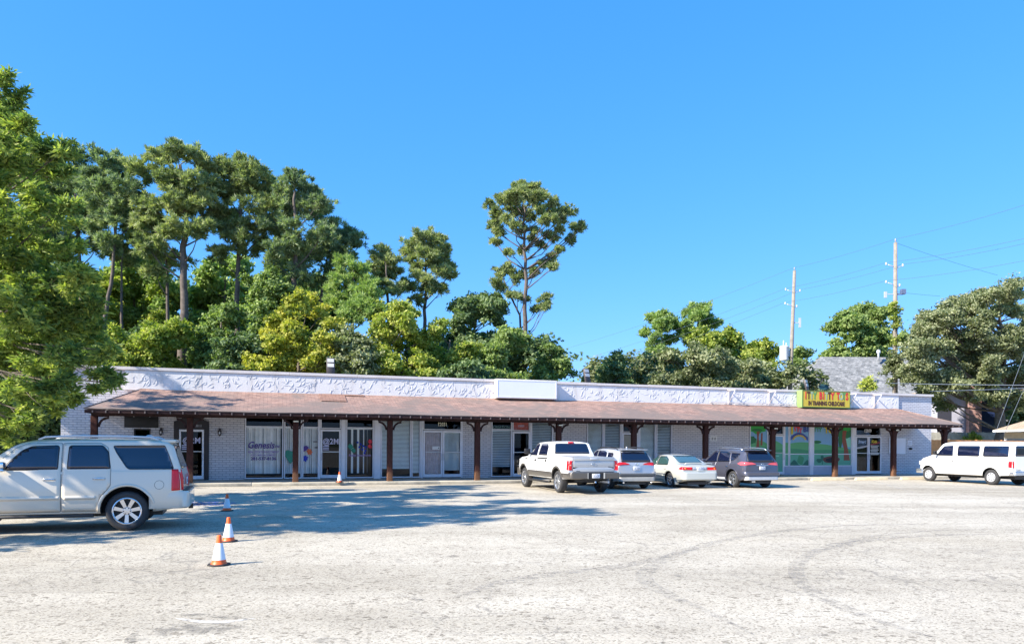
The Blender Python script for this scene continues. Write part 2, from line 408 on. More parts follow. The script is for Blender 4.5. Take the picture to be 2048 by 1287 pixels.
ribbon('tyre_track', [gnd(*p) for p in ((2048, 1058), (1880, 1060), (1750, 1072), (1660, 1092), (1605, 1118), (1592, 1145), (1620, 1180), (1700, 1220), (1800, 1255), (1900, 1285))], .22, TYRE, .005)
ribbon('tyre_track', [gnd(*p) for p in ((2000, 1068), (1860, 1070), (1740, 1080), (1640, 1100))], .3, TYRE, .006)
ribbon('tyre_track', [gnd(*p) for p in ((930, 1190), (1000, 1165), (1100, 1148), (1250, 1130), (1400, 1095))], .28, TYRE, .0045)
ribbon('oil_stain', [gnd(*p) for p in ((355, 1229), (400, 1230), (450, 1233), (500, 1238))], .13, STAIN, .005)
ribbon('scrape_mark', [gnd(*p) for p in ((350, 1236), (400, 1242), (450, 1243), (510, 1236))], .10, LIGHTST, .0045)
ribbon('oil_stain', [gnd(*p) for p in ((250, 1285), (330, 1262), (420, 1255), (500, 1250))], .5, STAIN, .004)
ribbon('oil_stain', [gnd(*p) for p in ((600, 1275), (640, 1280), (700, 1282))], .2, STAIN, .0055)
ribbon('oil_stain', [gnd(*p) for p in ((895, 1111), (905, 1112), (918, 1113))], .25, STAIN, .005)
ribbon('oil_stain', [gnd(*p) for p in ((818, 1197), (832, 1199), (850, 1199))], .12, STAIN, .005)
ribbon('oil_stain', [gnd(*p) for p in ((1340, 1148), (1360, 1151), (1385, 1154))], .15, STAIN, .007)
for a, b in (((630, 975), (540, 1000)), ((760, 973), (880, 995)), ((900, 972), (1010, 992)), ((1660, 962), (1720, 985)), ((1745, 960), (1830, 985)), ((700, 985), (560, 1003))):
    p, q = gnd(*a), gnd(*b)
    ribbon('parking_line', [p, (p+q)/2, q], .12, PAINTW, .004)
ribbon('accessible_bay_paint', [gnd(*p) for p in ((372, 1008), (390, 1006), (420, 1007), (440, 1010))], 1.5, PAINTB, .004)

# ================================================================== SHOPPING STRIP
B = empty('shopping_strip', (0, 37, 0), BROT, 'long low painted brick shopping strip with brown shingled canopy on timber posts', 'building')
ZT = 4.86
def opening_wall(m, x0, x1, z0, z1, holes, y0=0, y1=.25):
    """holes: (a, b, lo, hi) sorted by a"""
    x = x0
    for a, b, lo, hi in holes:
        if a > x: m.box(x, a, y0, y1, z0, z1)
        if lo > z0: m.box(a, b, y0, y1, z0, lo)
        if hi < z1: m.box(a, b, y0, y1, hi, z1)
        x = b
    if x1 > x: m.box(x, x1, y0, y1, z0, z1)
XL, XR = -19.8, 27.14
m = MB().m(BRICK)
opening_wall(m, XL, XR, 0, ZT, [(-17.05, -16.4, .9, 2.35), (-15.3, -14.24, .13, 2.36), (-12.6, -2.54, .13, 3.0), (-1.1, 2.22, .13, 3.0), (4.05, 9.12, .13, 3.0), (13.97, 23.28, .13, 3.03)])
m.box(XL, XL+.25, .25, 10, 0, ZT); m.box(XR-.25, XR, .25, 10, 0, ZT); m.box(XL+.25, XR-.25, 9.75, 10, 0, ZT)
m.build('wall', B)
MB().m(basic('gravel flat roof', (.3, .29, .27), .95)).box(XL+.25, XR-.25, .25, 9.75, 4.2, 4.4).build('flat_roof', B)
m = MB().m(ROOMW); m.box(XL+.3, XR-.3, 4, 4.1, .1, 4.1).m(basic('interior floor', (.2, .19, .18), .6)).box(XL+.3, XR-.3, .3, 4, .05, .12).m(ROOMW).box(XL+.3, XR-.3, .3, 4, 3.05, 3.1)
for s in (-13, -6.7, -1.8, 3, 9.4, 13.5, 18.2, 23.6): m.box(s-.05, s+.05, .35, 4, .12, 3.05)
m.build('interior', B)

# fascia of raised plaster strokes, coping
rnd = random.Random(4)
m = MB().m(STUCCO)
x = -17.4
while x < 24.5:
    x2 = min(x+3.05, 24.5); m.box(x, x2-.012, -.085, -.001, 4.0, ZT-.02); x = x2
m.m(STUCCO)
for i in range(700):
    s = rnd.uniform(-17.2, 24.3); z = rnd.uniform(4.1, ZT-.1)
    if -1.1 < s < 2.3 and i % 3: continue
    a = rnd.gauss(.9, .75); L = rnd.uniform(.14, .36); cv = rnd.uniform(-2.4, 2.4)
    wv = rnd.uniform(.011, .018); hgt = rnd.uniform(.010, .017); n = 6; rows = []
    for k in range(n):
        t = k/(n-1)-.5; aa = a+cv*t
        px_ = s+L*t*math.cos(a)-cv*L*t*t*math.sin(a)*.6; pz = z+L*t*math.sin(a)+cv*L*t*t*math.cos(a)*.6
        pz = min(max(pz, 4.05), ZT-.05); e = 1-(2*t)**2*.8
        nx, nz = -math.sin(aa), math.cos(aa)
        rows.append([m.bm.verts.new((px_-nx*wv*e, -.086, pz-nz*wv*e)), m.bm.verts.new((px_, -.086-hgt*e, pz)), m.bm.verts.new((px_+nx*wv*e, -.086, pz+nz*wv*e))])
    for r0, r1 in zip(rows, rows[1:]):
        for k in (0, 1):
            f = m.bm.faces.new([r0[k], r1[k], r1[k+1], r0[k+1]]); f.smooth = True; f.material_index = m.mi
m.build('fascia', B)
m = MB().m(COPING); x = XL-.04
while x < XR+.04:
    x2 = min(x+3.05, XR+.04); m.box(x, x2-.008, -.13, .30, ZT, ZT+.12+rnd.uniform(-.008, .008)); x = x2
m.box(XL-.04, XL+.30, .302, 10.04, ZT, ZT+.115); m.box(XR-.30, XR+.04, .302, 10.04, ZT, ZT+.115)
m.build('coping', B)

# canopy
EN, EZ, WZ = 3.38, 3.04, 4.04      # eave distance, eave height, height at wall
SL0, SR0, SL1, SR1 = -16.75, 24.25, -18.25, 25.75
def canopy_mesh(th, mat, inset=0):
    A = [(SL0, -.087, WZ), (SR0, -.087, WZ), (SR1-inset, -EN+inset, EZ), (SL1+inset, -EN+inset, EZ)]
    Lw, Rw = (SL1-.1+inset, -.002, EZ), (SR1+.1-inset, -.002, EZ)
    m = MB().m(mat)
    # many strips so the surface can sag a little
    n = 44; rows = 6; grid = []
    for j in range(rows+1):
        t = j/rows; row = []
        for i in range(n+1):
            u = i/n
            p = Vector(A[0]).lerp(Vector(A[1]), u).lerp(Vector(A[3]).lerp(Vector(A[2]), u), t)
            if 0 < i < n and 0 < j: p.z += math.sin(i*1.7)*.008+math.sin(i*.61+1)*.012
            row.append(p)
        grid.append(row)
    for j in range(rows):
        for i in range(n): m.face([grid[j+1][i], grid[j+1][i+1], grid[j][i+1], grid[j][i]])
    m.face([A[0], Lw, A[3]]); m.face([A[1], A[2], Rw])
    bmesh.ops.remove_doubles(m.bm, verts=m.bm.verts, dist=1e-4)
    if th:
        bmesh.ops.solidify(m.bm, geom=m.bm.faces[:], thickness=th)
    return m
canopy_mesh(.035, ROOFM).build('canopy_roof', B)
# rectangle of newer shingles
s0, s1 = bs(640, 1.2), bs(692, 1.2)
def on_roof(s, n, up=.012): return (s, -n, WZ+(EZ-WZ)*(n-.087)/(EN-.087)+up)
MB().m(PATCHM).face([on_roof(s0+.0, 1.5, .04), on_roof(s1, 1.5, .04), on_roof(s1, .2, .04), on_roof(s0, .2, .04)]).face([on_roof(s1+.01, .45, .04), on_roof(s1+.9, .45, .04), on_roof(s1+.9, .2, .04), on_roof(s1+.01, .2, .04)]).build('shingle_patch', B)
m = MB().m(WOODM); m.box(SL1+.1, SR1-.1, -2.64, -2.46, 2.80, 3.0)
m.box(SL1+.02, SR1-.02, -EN+.03, -EN+.075, EZ-.15, EZ-.032)
m.box(SL1+.02, SL1+.07, -EN+.076, -.3, EZ-.15, EZ-.032); m.box(SR1-.07, SR1-.02, -EN+.076, -.3, EZ-.15, EZ-.032)
m.build('eave_beam', B)
TAILM = basic('grey rafter end', (.16, .13, .13), .8, var=.4, scale=8)
rme = MB().m(WOODM).box(-.02, .02, -3.39, -2.1, 2.893, 2.985).m(TAILM).box(-.022, .022, -3.396, -3.391, 2.895, 2.985).mesh('rafter')
k = 0; s = SL1+.3
while s < SR1-.1 and k < 100:
    link('rafter', rme, B, (s, 0, 0)); s += .452; k += 1
m = MB().m(basic('soffit boards', (.16, .13, .14), .8)); m.box(SL0, SR0, -2.5, -.02, 3.03, 3.05); m.build('soffit', B)

# posts
def post_parts():
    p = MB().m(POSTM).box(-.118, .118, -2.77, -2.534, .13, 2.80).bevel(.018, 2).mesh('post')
    def brace(sg):
        m = MB().m(WOODM); n = 7
        for i in range(n):
            t0, t1 = i/n*math.pi/2, (i+1)/n*math.pi/2
            r0, r1 = .40, .51
            def P(r_, t): return (sg*(.13+.51-r_*math.cos(t)*1.0 if False else .13+.50*(1-math.cos(t))+(.0 if r_ == r0 else .0)), 2.28+.50*math.sin(t))
            # curved knee: from the post up and outwards
            def Q(t, off):
                cx, cz = .50, 2.37
                return (sg*(cx-(.38+off)*math.cos(t)), cz+(.39+off)*math.sin(t))
            m.prism([Q(t0, 0), Q(t1, 0), Q(t1, -.075), Q(t0, -.075)][::sg], -2.70, -2.60)
        m.box(min(sg*.131, sg*.52), max(sg*.131, sg*.52), -2.70, -2.60, 2.762, 2.799)
        bmesh.ops.remove_doubles(m.bm, verts=m.bm.verts, dist=1e-4)
        return m.mesh('brace')
    return p, brace(1), brace(-1)
pm, b1, b2 = post_parts()
lampm = MB().m(BLACK).box(-.13, .13, -2.93, -2.785, 2.66, 2.72).m(flat('cream lamp lens', (.8, .76, .6), .4)).box(-.10, .10, -2.945, -2.931, 2.665, 2.715).mesh('downlight')
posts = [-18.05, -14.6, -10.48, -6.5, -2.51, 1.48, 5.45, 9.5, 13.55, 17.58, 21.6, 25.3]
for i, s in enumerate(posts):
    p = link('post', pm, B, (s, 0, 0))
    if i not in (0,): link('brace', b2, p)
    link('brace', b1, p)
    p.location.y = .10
    if i in (2, 5, 8, 10): link('downlight', lampm, p)

# ---- shop fronts
def pane(parent, name, a, b, z0, z1, mat, y=.06):
    return MB().m(mat).box(a, b, y, y+.008, z0, z1).build(name, parent)
def frame(m, a, b, z0, z1, t=.05, y0=-.03, y1=.1):
    m.box(a, a+t, y0, y1, z0, z1); m.box(b-t, b, y0, y1, z0, z1); m.box(a+t, b-t, y0, y1, z0, z0+t); m.box(a+t, b-t, y0, y1, z1-t, z1)
def vblind(parent, a, b, z0, z1, gaps=0, seed=0):
    r_ = random.Random(seed); m = MB().m(BLINDM); x = a
    while x < b-.06:
        if r_.random() > gaps:
            an = r_.uniform(.25, .75) if gaps == 0 else r_.uniform(.2, 1.3); w_ = .105
            dx, dy = w_*math.cos(an), w_*math.sin(an)*(1 if r_.random() > .2 else -.4)
            m.face([(x, .16, z0), (x+dx, .16+dy, z0), (x+dx, .16+dy, z1), (x, .16, z1)])
            m.face([(x+dx, .161+dy, z0), (x, .161, z0), (x, .161, z1), (x+dx, .161+dy, z1)])
        x += .093
    m.box(a, b, .13, .2, z1, z1+.05)
    m.build('vertical_blind', parent)
def hblind(parent, a, b, z0, z1, mat, tilt=.7, step=.05):
    m = MB().m(mat); z = z0
    while z < z1:
        dy, dz = step*.72*math.cos(tilt), step*.72*math.sin(tilt)
        m.face([(a, .12, z), (b, .12, z), (b, .12+dy, z+dz), (a, .12+dy, z+dz)]); z += step
    m.box(a, b, .11, .16, z1, z1+.04)
    m.build('slatted_blind', parent)
def window(a, b, z0=.16, z1=2.98, kind='v', transom=2.48, glass=GLASS, bt=.22, seed=0, frame_mat=ALU, dark_tr=True, gaps=0):
    m = MB().m(frame_mat); frame(m, a, b, z0, z1)
    if transom: m.box(a+.05, b-.05, -.028, .1, transom, transom+.05)
    f = m.build('window', B)
    zt = transom if transom else z1-.05
    pane(f, 'glass', a+.05, b-.05, z0+.05, zt, glass)
    if transom: pane(f, 'glass', a+.05, b-.05, transom+.05, z1-.05, DGLASS if dark_tr else glass)
    if kind == 'v': vblind(f, a+.06, b-.06, z0+bt, zt-.05, gaps, seed)
    elif kind == 'h': hblind(f, a+.06, b-.06, z0+bt, zt-.05, BLINDH, 1.35, .062)
    elif kind == 'g': hblind(f, a+.06, b-.06, z0+bt, zt-.05, BLINDG, 1.15, .082)
    return f
def door(a, b, z0=.17, z1=2.42, glass=DGLASS, back=None, hside=1, mat=ALU):
    m = MB().m(mat); t = .075
    m.box(a, a+t, -.04, .03, z0, z1); m.box(b-t, b, -.04, .03, z0, z1); m.box(a+t, b-t, -.04, .03, z0, z0+.15); m.box(a+t, b-t, -.04, .03, z1-.09, z1)
    d = m.build('door', B); pane(d, 'glass', a+t, b-t, z0+.15, z1-.09, glass, -.005)
    hx = b-t/2 if hside > 0 else a+t/2
    MB().m(GALV).tube([(hx, -.04, 1.0), (hx-.0, -.11, 1.02), (hx, -.11, 1.28), (hx, -.04, 1.30)], .013, 6).m(GALV).box(a+t, b-t, -.03, -.008, 1.36, 1.40).build('handle', d)
    if back: back(d, a+t, b-t)
    return d
def mullion(a, b, z0=.13, z1=3.0, mat=ALU): MB().m(mat).box(a, b, -.045, .12, z0, z1).build('mullion', B)
def transom_panel(a, b, z0, z1, mat=DGLASS):
    m = MB().m(ALU); frame(m, a, b, z0, z1, .04); f = m.build('window', B); pane(f, 'glass', a+.04, b-.04, z0+.04, z1-.04, mat); return f
def stick(parent, name, items):
    """thin vinyl on glass; items: (mesh or list, material)"""
    m = MB()
    for fn, mt in items: m.m(mt); fn(m)
    return m.build(name, parent)
VY = .052
PURPLE = flat('purple vinyl', (.09, .05, .28)); LILAC = flat('lilac vinyl', (.36, .27, .55)); LILAC2 = flat('pale lilac vinyl', (.55, .55, .75))
GRN = flat('green vinyl', (.04, .28, .20)); BLU = flat('blue vinyl', (.02, .05, .50)); ORG = flat('orange vinyl', (.65, .14, .05)); REDV = flat('red vinyl', (.70, .03, .05))
def tput(m, s, size, x, z, y=VY, bold=.004, sx=1, ext=.002, shear=0): m.add(text_mesh(s, size, ext, bold, sx, shear=shear), tx(x, y, z))
def jig(cx, cz, r_, rot, knob=(1, 0, 1, 0)):
    """puzzle piece outline"""
    pts = []
    for k in range(4):
        a = rot+k*math.pi/2; c, s_ = math.cos(a), math.sin(a)
        loc = [(-1, -1), (-.25, -1)]
        if knob[k]: loc += [(-.32, -1.25), (-.18, -1.5), (.18, -1.5), (.32, -1.25)]
        loc += [(.25, -1)]
        for u, v in loc: pts.append((cx+r_*(u*c-v*s_), cz+r_*(u*s_+v*c)))
    return pts
def poly(m, pts, y=VY, th=.003): m.prism(pts, y-th, y)

# unit with a timber surround and a blue-black door
m = MB().m(BLACK); SUR = basic('near black timber', (.02, .017, .022), .5); m = MB().m(SUR)
m.box(-15.48, -15.3, -.06, .1, .13, 2.36); m.box(-14.24, -14.06, -.06, .1, .13, 2.36)
m.prism([(-15.48, 2.36), (-14.06, 2.36), (-14.06, 2.68), (-14.62, 2.93), (-14.92, 2.93), (-15.48, 2.68)], -.075, -.002)
sdoor = m.build('door_surround', B); MB().m(flat('grey number', (.4, .4, .45))).add(text_mesh('12011', .16, .004, .003), tx(-14.55, -.08, 2.5)).build('number', sdoor)
def s2m(d, a, b):
    stick(d, 'door_lettering', [(lambda m: tput(m, '@2M', .36, (a+b)/2, 1.85, -.012, .006, .9), LILAC2), (lambda m: [m.box(a+.03, a+.3, -.014, -.011, z, z+.045) for z in (1.62, 1.54, 1.46)], LILAC2)])
door(-15.27, -14.27, hside=1, z1=2.34, back=s2m)
f = window(-17.05, -16.4, .9, 2.35, kind=None, transom=None, glass=DGLASS, frame_mat=SUR)
# Genesis unit
f = window(-12.58, -10.93, seed=1)
stick(f, 'window_lettering', [
    (lambda m: (tput(m, 'Genesis', .42, -11.90, 1.66, shear=.25, bold=.008, sx=.86), tput(m, 'inv.', .17, -11.18, 1.62, shear=.2, bold=.004)), PURPLE),
    (lambda m: (tput(m, 'REAL ESTATE INVESTMENT', .13, -11.78, 1.36, sx=.85, bold=.003), tput(m, 'AND MANAGEMENT', .12, -11.78, 1.22, sx=1.0, bold=.002)), LILAC),
    (lambda m: tput(m, '281-537-8136', .19, -11.78, 1.06, bold=.006, sx=1.02), PURPLE)])
f = window(-10.90, -10.12, seed=2)
stick(f, 'window_emblem', [(lambda m: poly(m, [(-10.83, 1.42), (-10.72, 1.46), (-10.60, 1.40), (-10.40, 1.40), (-10.42, 1.05), (-10.62, .82), (-10.75, 1.02), (-10.86, 1.2)]), GRN)])
f = window(-10.10, -9.36, seed=3)
stick(f, 'window_emblem', [
    (lambda m: poly(m, [(-10.22+.1, 1.38), (-10.05, 1.62), (-9.92, 1.66), (-9.8, 1.58), (-9.9, 1.46), (-10.03, 1.38)]), PURPLE),
    (lambda m: poly(m, jig(-9.78, 1.38, .105, .5)), ORG), (lambda m: poly(m, jig(-9.99, 1.08, .11, .3, (1, 1, 0, 1))), BLU),
    (lambda m: (m.box(-9.62, -9.44, VY-.003, VY, 1.82, 1.86), m.box(-9.55, -9.42, VY-.003, VY, 1.55, 1.60)), flat('dark print', (.1, .1, .12)))])
mullion(-9.36, -9.30)
door(-9.29, -8.38, back=s2m, hside=-1)
t_ = transom_panel(-9.29, -8.38, 2.45, 2.98)
MB().m(flat('red exit letters', (.7, .05, .04))).add(text_mesh('EXIT', .13, .004, .006), tx(-8.85, .13, 2.84)).m(flat('exit sign body', (.42, .38, .38))).box(-9.05, -8.65, .14, .2, 2.76, 2.92).build('exit_sign', t_)
mullion(-8.36, -8.16)
f = window(-8.14, -6.86, seed=7, gaps=.42)
stick(f, 'window_lettering', [
    (lambda m: (poly(m, jig(-7.92, 1.62, .10, .6)), poly(m, jig(-7.80, 1.45, .09, .6))), GRN),
    (lambda m: [poly(m, [(x+.06*math.cos(a), z+.06*math.sin(a)) for a in (.5, 2.07, 3.64, 5.21)]) for x, z in ((-7.60, 1.82), (-7.46, 1.74), (-7.34, 1.66), (-7.22, 1.60), (-7.52, 1.60), (-7.38, 1.50), (-7.24, 1.44), (-7.28, 1.33))], BLU),
    (lambda m: (poly(m, jig(-7.02, 1.86, .08, .4)), poly(m, jig(-7.03, 1.64, .075, .9))), REDV),
    (lambda m: tput(m, 'Realty Investments', .15, -7.5, 1.22, bold=.003, sx=.9, shear=.2), LILAC)])
mullion(-6.84, -6.54)
# 12031 unit
window(-6.52, -5.08, transom=None, kind='h', bt=.42); window(-5.06, -4.62, transom=None, kind='h', bt=.22)
mullion(-4.60, -4.52)
def curt(d, a, b):
    m = MB().m(CURTAIN); n = 16
    for i in range(n):
        m.face([(a+(b-a)*i/n, .10+.03*(i % 2), .33), (a+(b-a)*(i+1)/n, .10+.03*((i+1) % 2), .33), (a+(b-a)*(i+1)/n, .10+.03*((i+1) % 2), 2.33), (a+(b-a)*i/n, .10+.03*(i % 2), 2.33)])
    m.build('curtain', d)
    stick(d, 'notice', [(lambda m: m.box(b-.42, b-.05, -.012, -.006, 1.50, 1.66), WHITE), (lambda m: m.box(b-.13, b-.09, -.014, -.0125, 1.55, 1.60), BLACK)])
def bl2(d, a, b): hblind(d, a, b, .5, 2.3, BLINDH, 1.2, .046)
d = door(-4.50, -3.56, glass=GLASS, back=curt, hside=1); d = door(-3.54, -2.60, glass=GLASS, back=bl2, hside=-1)
t_ = transom_panel(-4.50, -2.60, 2.45, 2.98); MB().m(flat('cream number', (.8, .78, .6))).add(text_mesh('12031', .24, .004, .006, .8), tx(-3.55, .045, 2.72)).build('number', t_)
mullion(-2.595, -2.55)
# unit with a red transom
f = window(-1.08, .0, kind='g', bt=.5)
stick(f, 'window_lettering', [(lambda m: tput(m, 'CREATION', .2, -.55, 2.62, VY, .002, .9), flat('faded green letters', (.10, .20, .18)))])
def shade(d, a, b): MB().m(basic('cream shade', (.6, .55, .42), .8)).box(a+.05, b-.05, .12, .13, 1.98, 2.28).build('shade', d)
door(.03, .95, back=shade, hside=-1)
t_ = transom_panel(.03, .95, 2.45, 2.98, GLASS)
stick(t_, 'red_panel', [(lambda m: m.box(.08, .90, .08, .09, 2.5, 2.93), basic('faded red panel', (.55, .15, .12), .7, var=.35, scale=9)), (lambda m: tput(m, '12029', .13, .5, 2.70, .055), LILAC2)])
mullion(.955, 1.0)
window(1.01, 2.20, transom=None, kind='g')
# plain unit
window(4.08, 5.02, transom=None, kind='h'); window(5.05, 6.04, transom=None, kind='g')
mullion(6.05, 6.10); d = door(6.11, 7.04, glass=GLASS, back=lambda d, a, b: MB().m(basic('tan curtain', (.45, .38, .28), .8)).box(a, b, .12, .13, .3, 2.3).build('curtain', d)); transom_panel(6.11, 7.04, 2.45, 2.98)
mullion(7.05, 7.10); window(7.11, 8.09, transom=None, kind='h'); window(8.12, 9.08, transom=None, kind='g')
# childcare unit: painted window films (hills, trees, sky)
SKYV = flat('film sky blue', (0.212, 0.443, 0.702)); HILL = flat('film hill green', (0.119, 0.437, 0.193)); HILL2 = flat('film mid green', (0.069, 0.328, 0.162)); TEAL = flat('film teal', (0.125, 0.437, 0.300)); TEALD = flat('film dark teal', (0.031, 0.179, 0.125))
LEAFV = flat('film leaf green', (0.031, 0.398, 0.069)); LEAFD = flat('film dark leaf', (0.019, 0.179, 0.069)); TRNK = flat('film trunk brown', (0.281, 0.087, 0.050)); TRND = flat('film dark trunk', (0.148, 0.056, 0.050)); CLOUD = flat('film pale teal', (0.287, 0.702, 0.530))
YEL = flat('film yellow', (0.702, 0.530, 0.037)); PINK = flat('film pink', (0.702, 0.119, 0.212)); NAVY = flat('film navy', (0.050, 0.087, 0.390))
BUL = .62
m = MB().m(SLAB); m.box(16.35, 21.28, -.03, .12, .13, BUL); m.box(14.0, 15.2, -.03, .12, .13, BUL-.02); m.build('bulkhead', B)
def blob(cx, cz, rx, rz, n=18, w_=.12, k=5, ph=0):
    return [(cx+rx*math.cos(t)*(1+w_*math.sin(k*t+ph)), cz+rz*math.sin(t)*(1+w_*math.sin(k*t+ph))) for t in [2*math.pi*i/n for i in range(n)]]
def clipp(pts, a, b, z0, z1): return [(min(max(x, a), b), min(max(z, z0), z1)) for x, z in pts]
def film(a, b, z0, z1, layers):
    m = MB().m(ALU); frame(m, a, b, z0, z1, .045)
    if b-a > .2 and z0 < 1: m.box(a+.045, b-.045, -.028, .1, 1.30, 1.345)
    f = m.build('window', B); pane(f, 'glass', a+.045, b-.045, z0+.045, z1-.045, glassmat('film glass %.1f' % a, (1, 1, 1), -.04), .03)
    g = MB(); y = .018
    for mt, pts in layers:
        g.m(mt); P = clipp(pts, a+.045, b-.045, z0+.045, z1-.045); g.prism(P, y-.001, y+.0); y -= .0022
    g.build('painted_film', f); return f
def full(a, b, z0=0, z1=4): return [(a, z0), (b, z0), (b, z1), (a, z1)]
def hill(a, b, zl, zr, bulge=.1, z0=0):
    n = 10; return [(a, z0), (b, z0)]+[(b+(a-b)*i/n, zr+(zl-zr)*i/n+bulge*math.sin(math.pi*i/n)) for i in range(n+1)]
film(14.0, 15.2, BUL, 3.0, [(SKYV, full(14, 15.2)), (HILL, hill(14, 15.2, 2.0, 1.9, .15)), (LEAFD, blob(14.1, 2.1, .35, .22, k=7)), (LEAFV, clipp(blob(14.5, 2.95, .65, .5, k=7), 14, 15.2, 0, 3)), (TRNK, [(14.42, 1.6), (14.66, 1.6), (14.60, 2.3), (14.68, 2.62), (14.45, 2.62), (14.50, 2.2)]), (LEAFD, blob(14.5, 2.66, .35, .08, k=9)), (TRNK, [(14.72, 1.8), (14.84, 1.8), (14.86, 2.5), (14.76, 2.5)]), (HILL2, hill(14, 15.2, 1.5, 1.7, .1))])
d = door(15.27, 16.27, glass=GLASS, hside=1, z1=2.40)
m = MB(); y = -.008
for mt, pts in ((SKYV, full(15.345, 16.195, .32, 2.31)), (HILL, clipp(hill(15.3, 16.2, 2.15, 1.85, .06, .3), 15.345, 16.195, .32, 2.3)), (HILL2, clipp(hill(15.3, 16.2, 1.45, 1.6, .02, .3), 15.345, 16.195, .32, 2.3)), (TEAL, clipp(hill(15.3, 16.2, 1.35, 1.45, -.1, .3), 15.345, 16.195, .32, 2.3)), (CLOUD, full(15.4, 15.95, 1.18, 1.24))):
    m.m(mt).prism(pts, y-.001, y); y -= .0022
m.build('painted_film', d)
t_ = transom_panel(15.27, 16.27, 2.43, 3.0)
mullion(16.275, 16.31)
film(16.32, 16.63, BUL, 3.0, [(SKYV, full(16.3, 16.65)), (HILL, hill(16.3, 16.65, 1.95, 1.95, .02)), (TEAL, full(16.3, 16.65, 0, 1.3))])
f = film(16.66, 18.04, BUL, 3.0, [(SKYV, full(16.6, 18.1)), (NAVY, [(16.72+1.24*t, 2.28+.28*math.sin(math.pi*t)) for t in [i/12 for i in range(13)]]+[(17.96-1.24*t, 2.08+.26*math.sin(math.pi*t)) for t in [i/12 for i in range(13)]]),
    (HILL, hill(16.6, 18.1, 1.9, 1.98, .06)), (HILL2, hill(16.6, 18.1, 1.62, 1.5, .05)), (TEAL, full(16.6, 18.1, 0, 1.31)), (HILL2, blob(17.45, .98, .22, .26, k=4)), (TEALD, [(16.66, .6), (18.04, .6), (18.04, .95), (17.9, .98), (17.75, .86), (17.62, .72), (17.5, .66), (17.3, .72), (17.15, .9), (17.0, 1.0), (16.85, .88), (16.66, .74)])])
stick(f, 'window_lettering', [(lambda m: tput(m, 'I', .62, 16.83, 2.66, -.018, .03), YEL), (lambda m: (tput(m, 'T', .40, 17.05, 2.76, -.018, .02), tput(m, 'Y', .36, 17.42, 2.66, -.018, .02)), PINK), (lambda m: (tput(m, 'T', .40, 17.24, 2.72, -.018, .02)), REDV), (lambda m: (tput(m, 'B', .42, 17.72, 2.72, -.018, .02), tput(m, 'I', .40, 17.93, 2.74, -.018, .02)), NAVY),
    (lambda m: [m.prism([(17.34+.46*math.cos(a)+dx*.045, 2.02+.36*math.sin(a)+dz*.045) for dx, dz in ((-1, -1), (1, -1), (1, 1), (-1, 1))], -.018, -.014) for a in [.45+.25*i for i in range(10)]], YEL)])
mullion(18.05, 18.30)
f = film(18.32, 21.06, BUL, 3.0, [(SKYV, full(18.3, 21.1)), (HILL, hill(18.3, 21.1, 1.95, 1.6, .05)), (CLOUD, blob(20.8, 2.0, .4, .3)), (LEAFD, blob(18.6, 2.02, .3, .09, k=9)), (HILL2, hill(18.3, 21.1, 1.55, 1.5, .05)), (TEAL, full(18.3, 21.1, 0, 1.31)),
    (LEAFD, blob(20.6, 2.55, .75, .3, k=7)), (LEAFV, blob(20.7, 2.95, .55, .28, k=7)), (TRNK, [(20.5, .95), (20.95, .95), (20.80, 1.6), (20.62, 2.3), (20.70, 2.7), (20.42, 2.7), (20.36, 2.1), (20.52, 1.6)]), (LEAFD, blob(20.25, 2.05, .14, .35, k=3)), (TRND, blob(19.6, 1.0, .62, .20, w_=.05)), (flat('film burrow black', (.01, .01, .02)), blob(19.65, .98, .46, .13, w_=.04)), (TEALD, blob(18.75, .95, .2, .12, k=3)), (TEALD, blob(18.95, 1.12, .10, .14, k=3)), (TEALD, full(18.94, 18.98, .7, 1.0))])
stick(f, 'window_lettering', [(lambda m: (tput(m, 'TTY', .34, 18.62, 2.72, -.018, .012, .9)), HILL2), (lambda m: (tput(m, 'TO', .50, 19.42, 2.70, -.018, .025, .9)), YEL), (lambda m: tput(m, 'TS', .46, 19.9, 2.72, -.018, .025, .9), ORG)])
mullion(21.07, 21.33, .13, 3.02)
def dd1(d, a, b): stick(d, 'door_lettering', [(lambda m: tput(m, 'Smart', .24, (a+b)/2, 2.05, -.012, .008, .95, shear=.2), flat('pale blue vinyl', (.45, .6, .85))), (lambda m: m.prism([(a, 1.72), (b, 1.85), (b, 1.75), (a+.3, 1.66), (a, 1.62)], -.013, -.0115), flat('grey vinyl', (.5, .5, .55)))])
def dd2(d, a, b): stick(d, 'door_lettering', [(lambda m: tput(m, 'Kids', .24, (a+b)/2-.05, 2.06, -.012, .008, 1, shear=.2), YEL), (lambda m: m.prism([(a, 1.90), (b, 2.08), (b, 1.98), (a+.2, 1.86)], -.013, -.0115), flat('maroon vinyl', (.3, .03, .03))),
    (lambda m: [m.box(a+.08+.03*(i % 3), b-.1-.04*((i*2) % 3), -.014, -.0115, 1.80-i*.085, 1.80-i*.085+.04) for i in range(7)], WHITE)])
door(21.35, 22.28, back=dd1, hside=1, z1=2.39); door(22.30, 23.24, back=dd2, hside=-1, z1=2.39)
t_ = transom_panel(21.35, 23.24, 2.42, 3.0); MB().m(WHITE).add(text_mesh('12019', .27, .004, .008, .8), tx(22.3, .045, 2.70)).build('number', t_)
MB().m(WHITE).box(24.35, 24.75, -.10, -.0, .45-.12, .5-.12).build('drain_pipe', B)

# ---- signs, lamps and fittings on the strip (things of their own)
def strip_thing(name, s, n, z, label, cat, group=None): return empty(name, bw(s, n, z), BROT, label, cat, group)
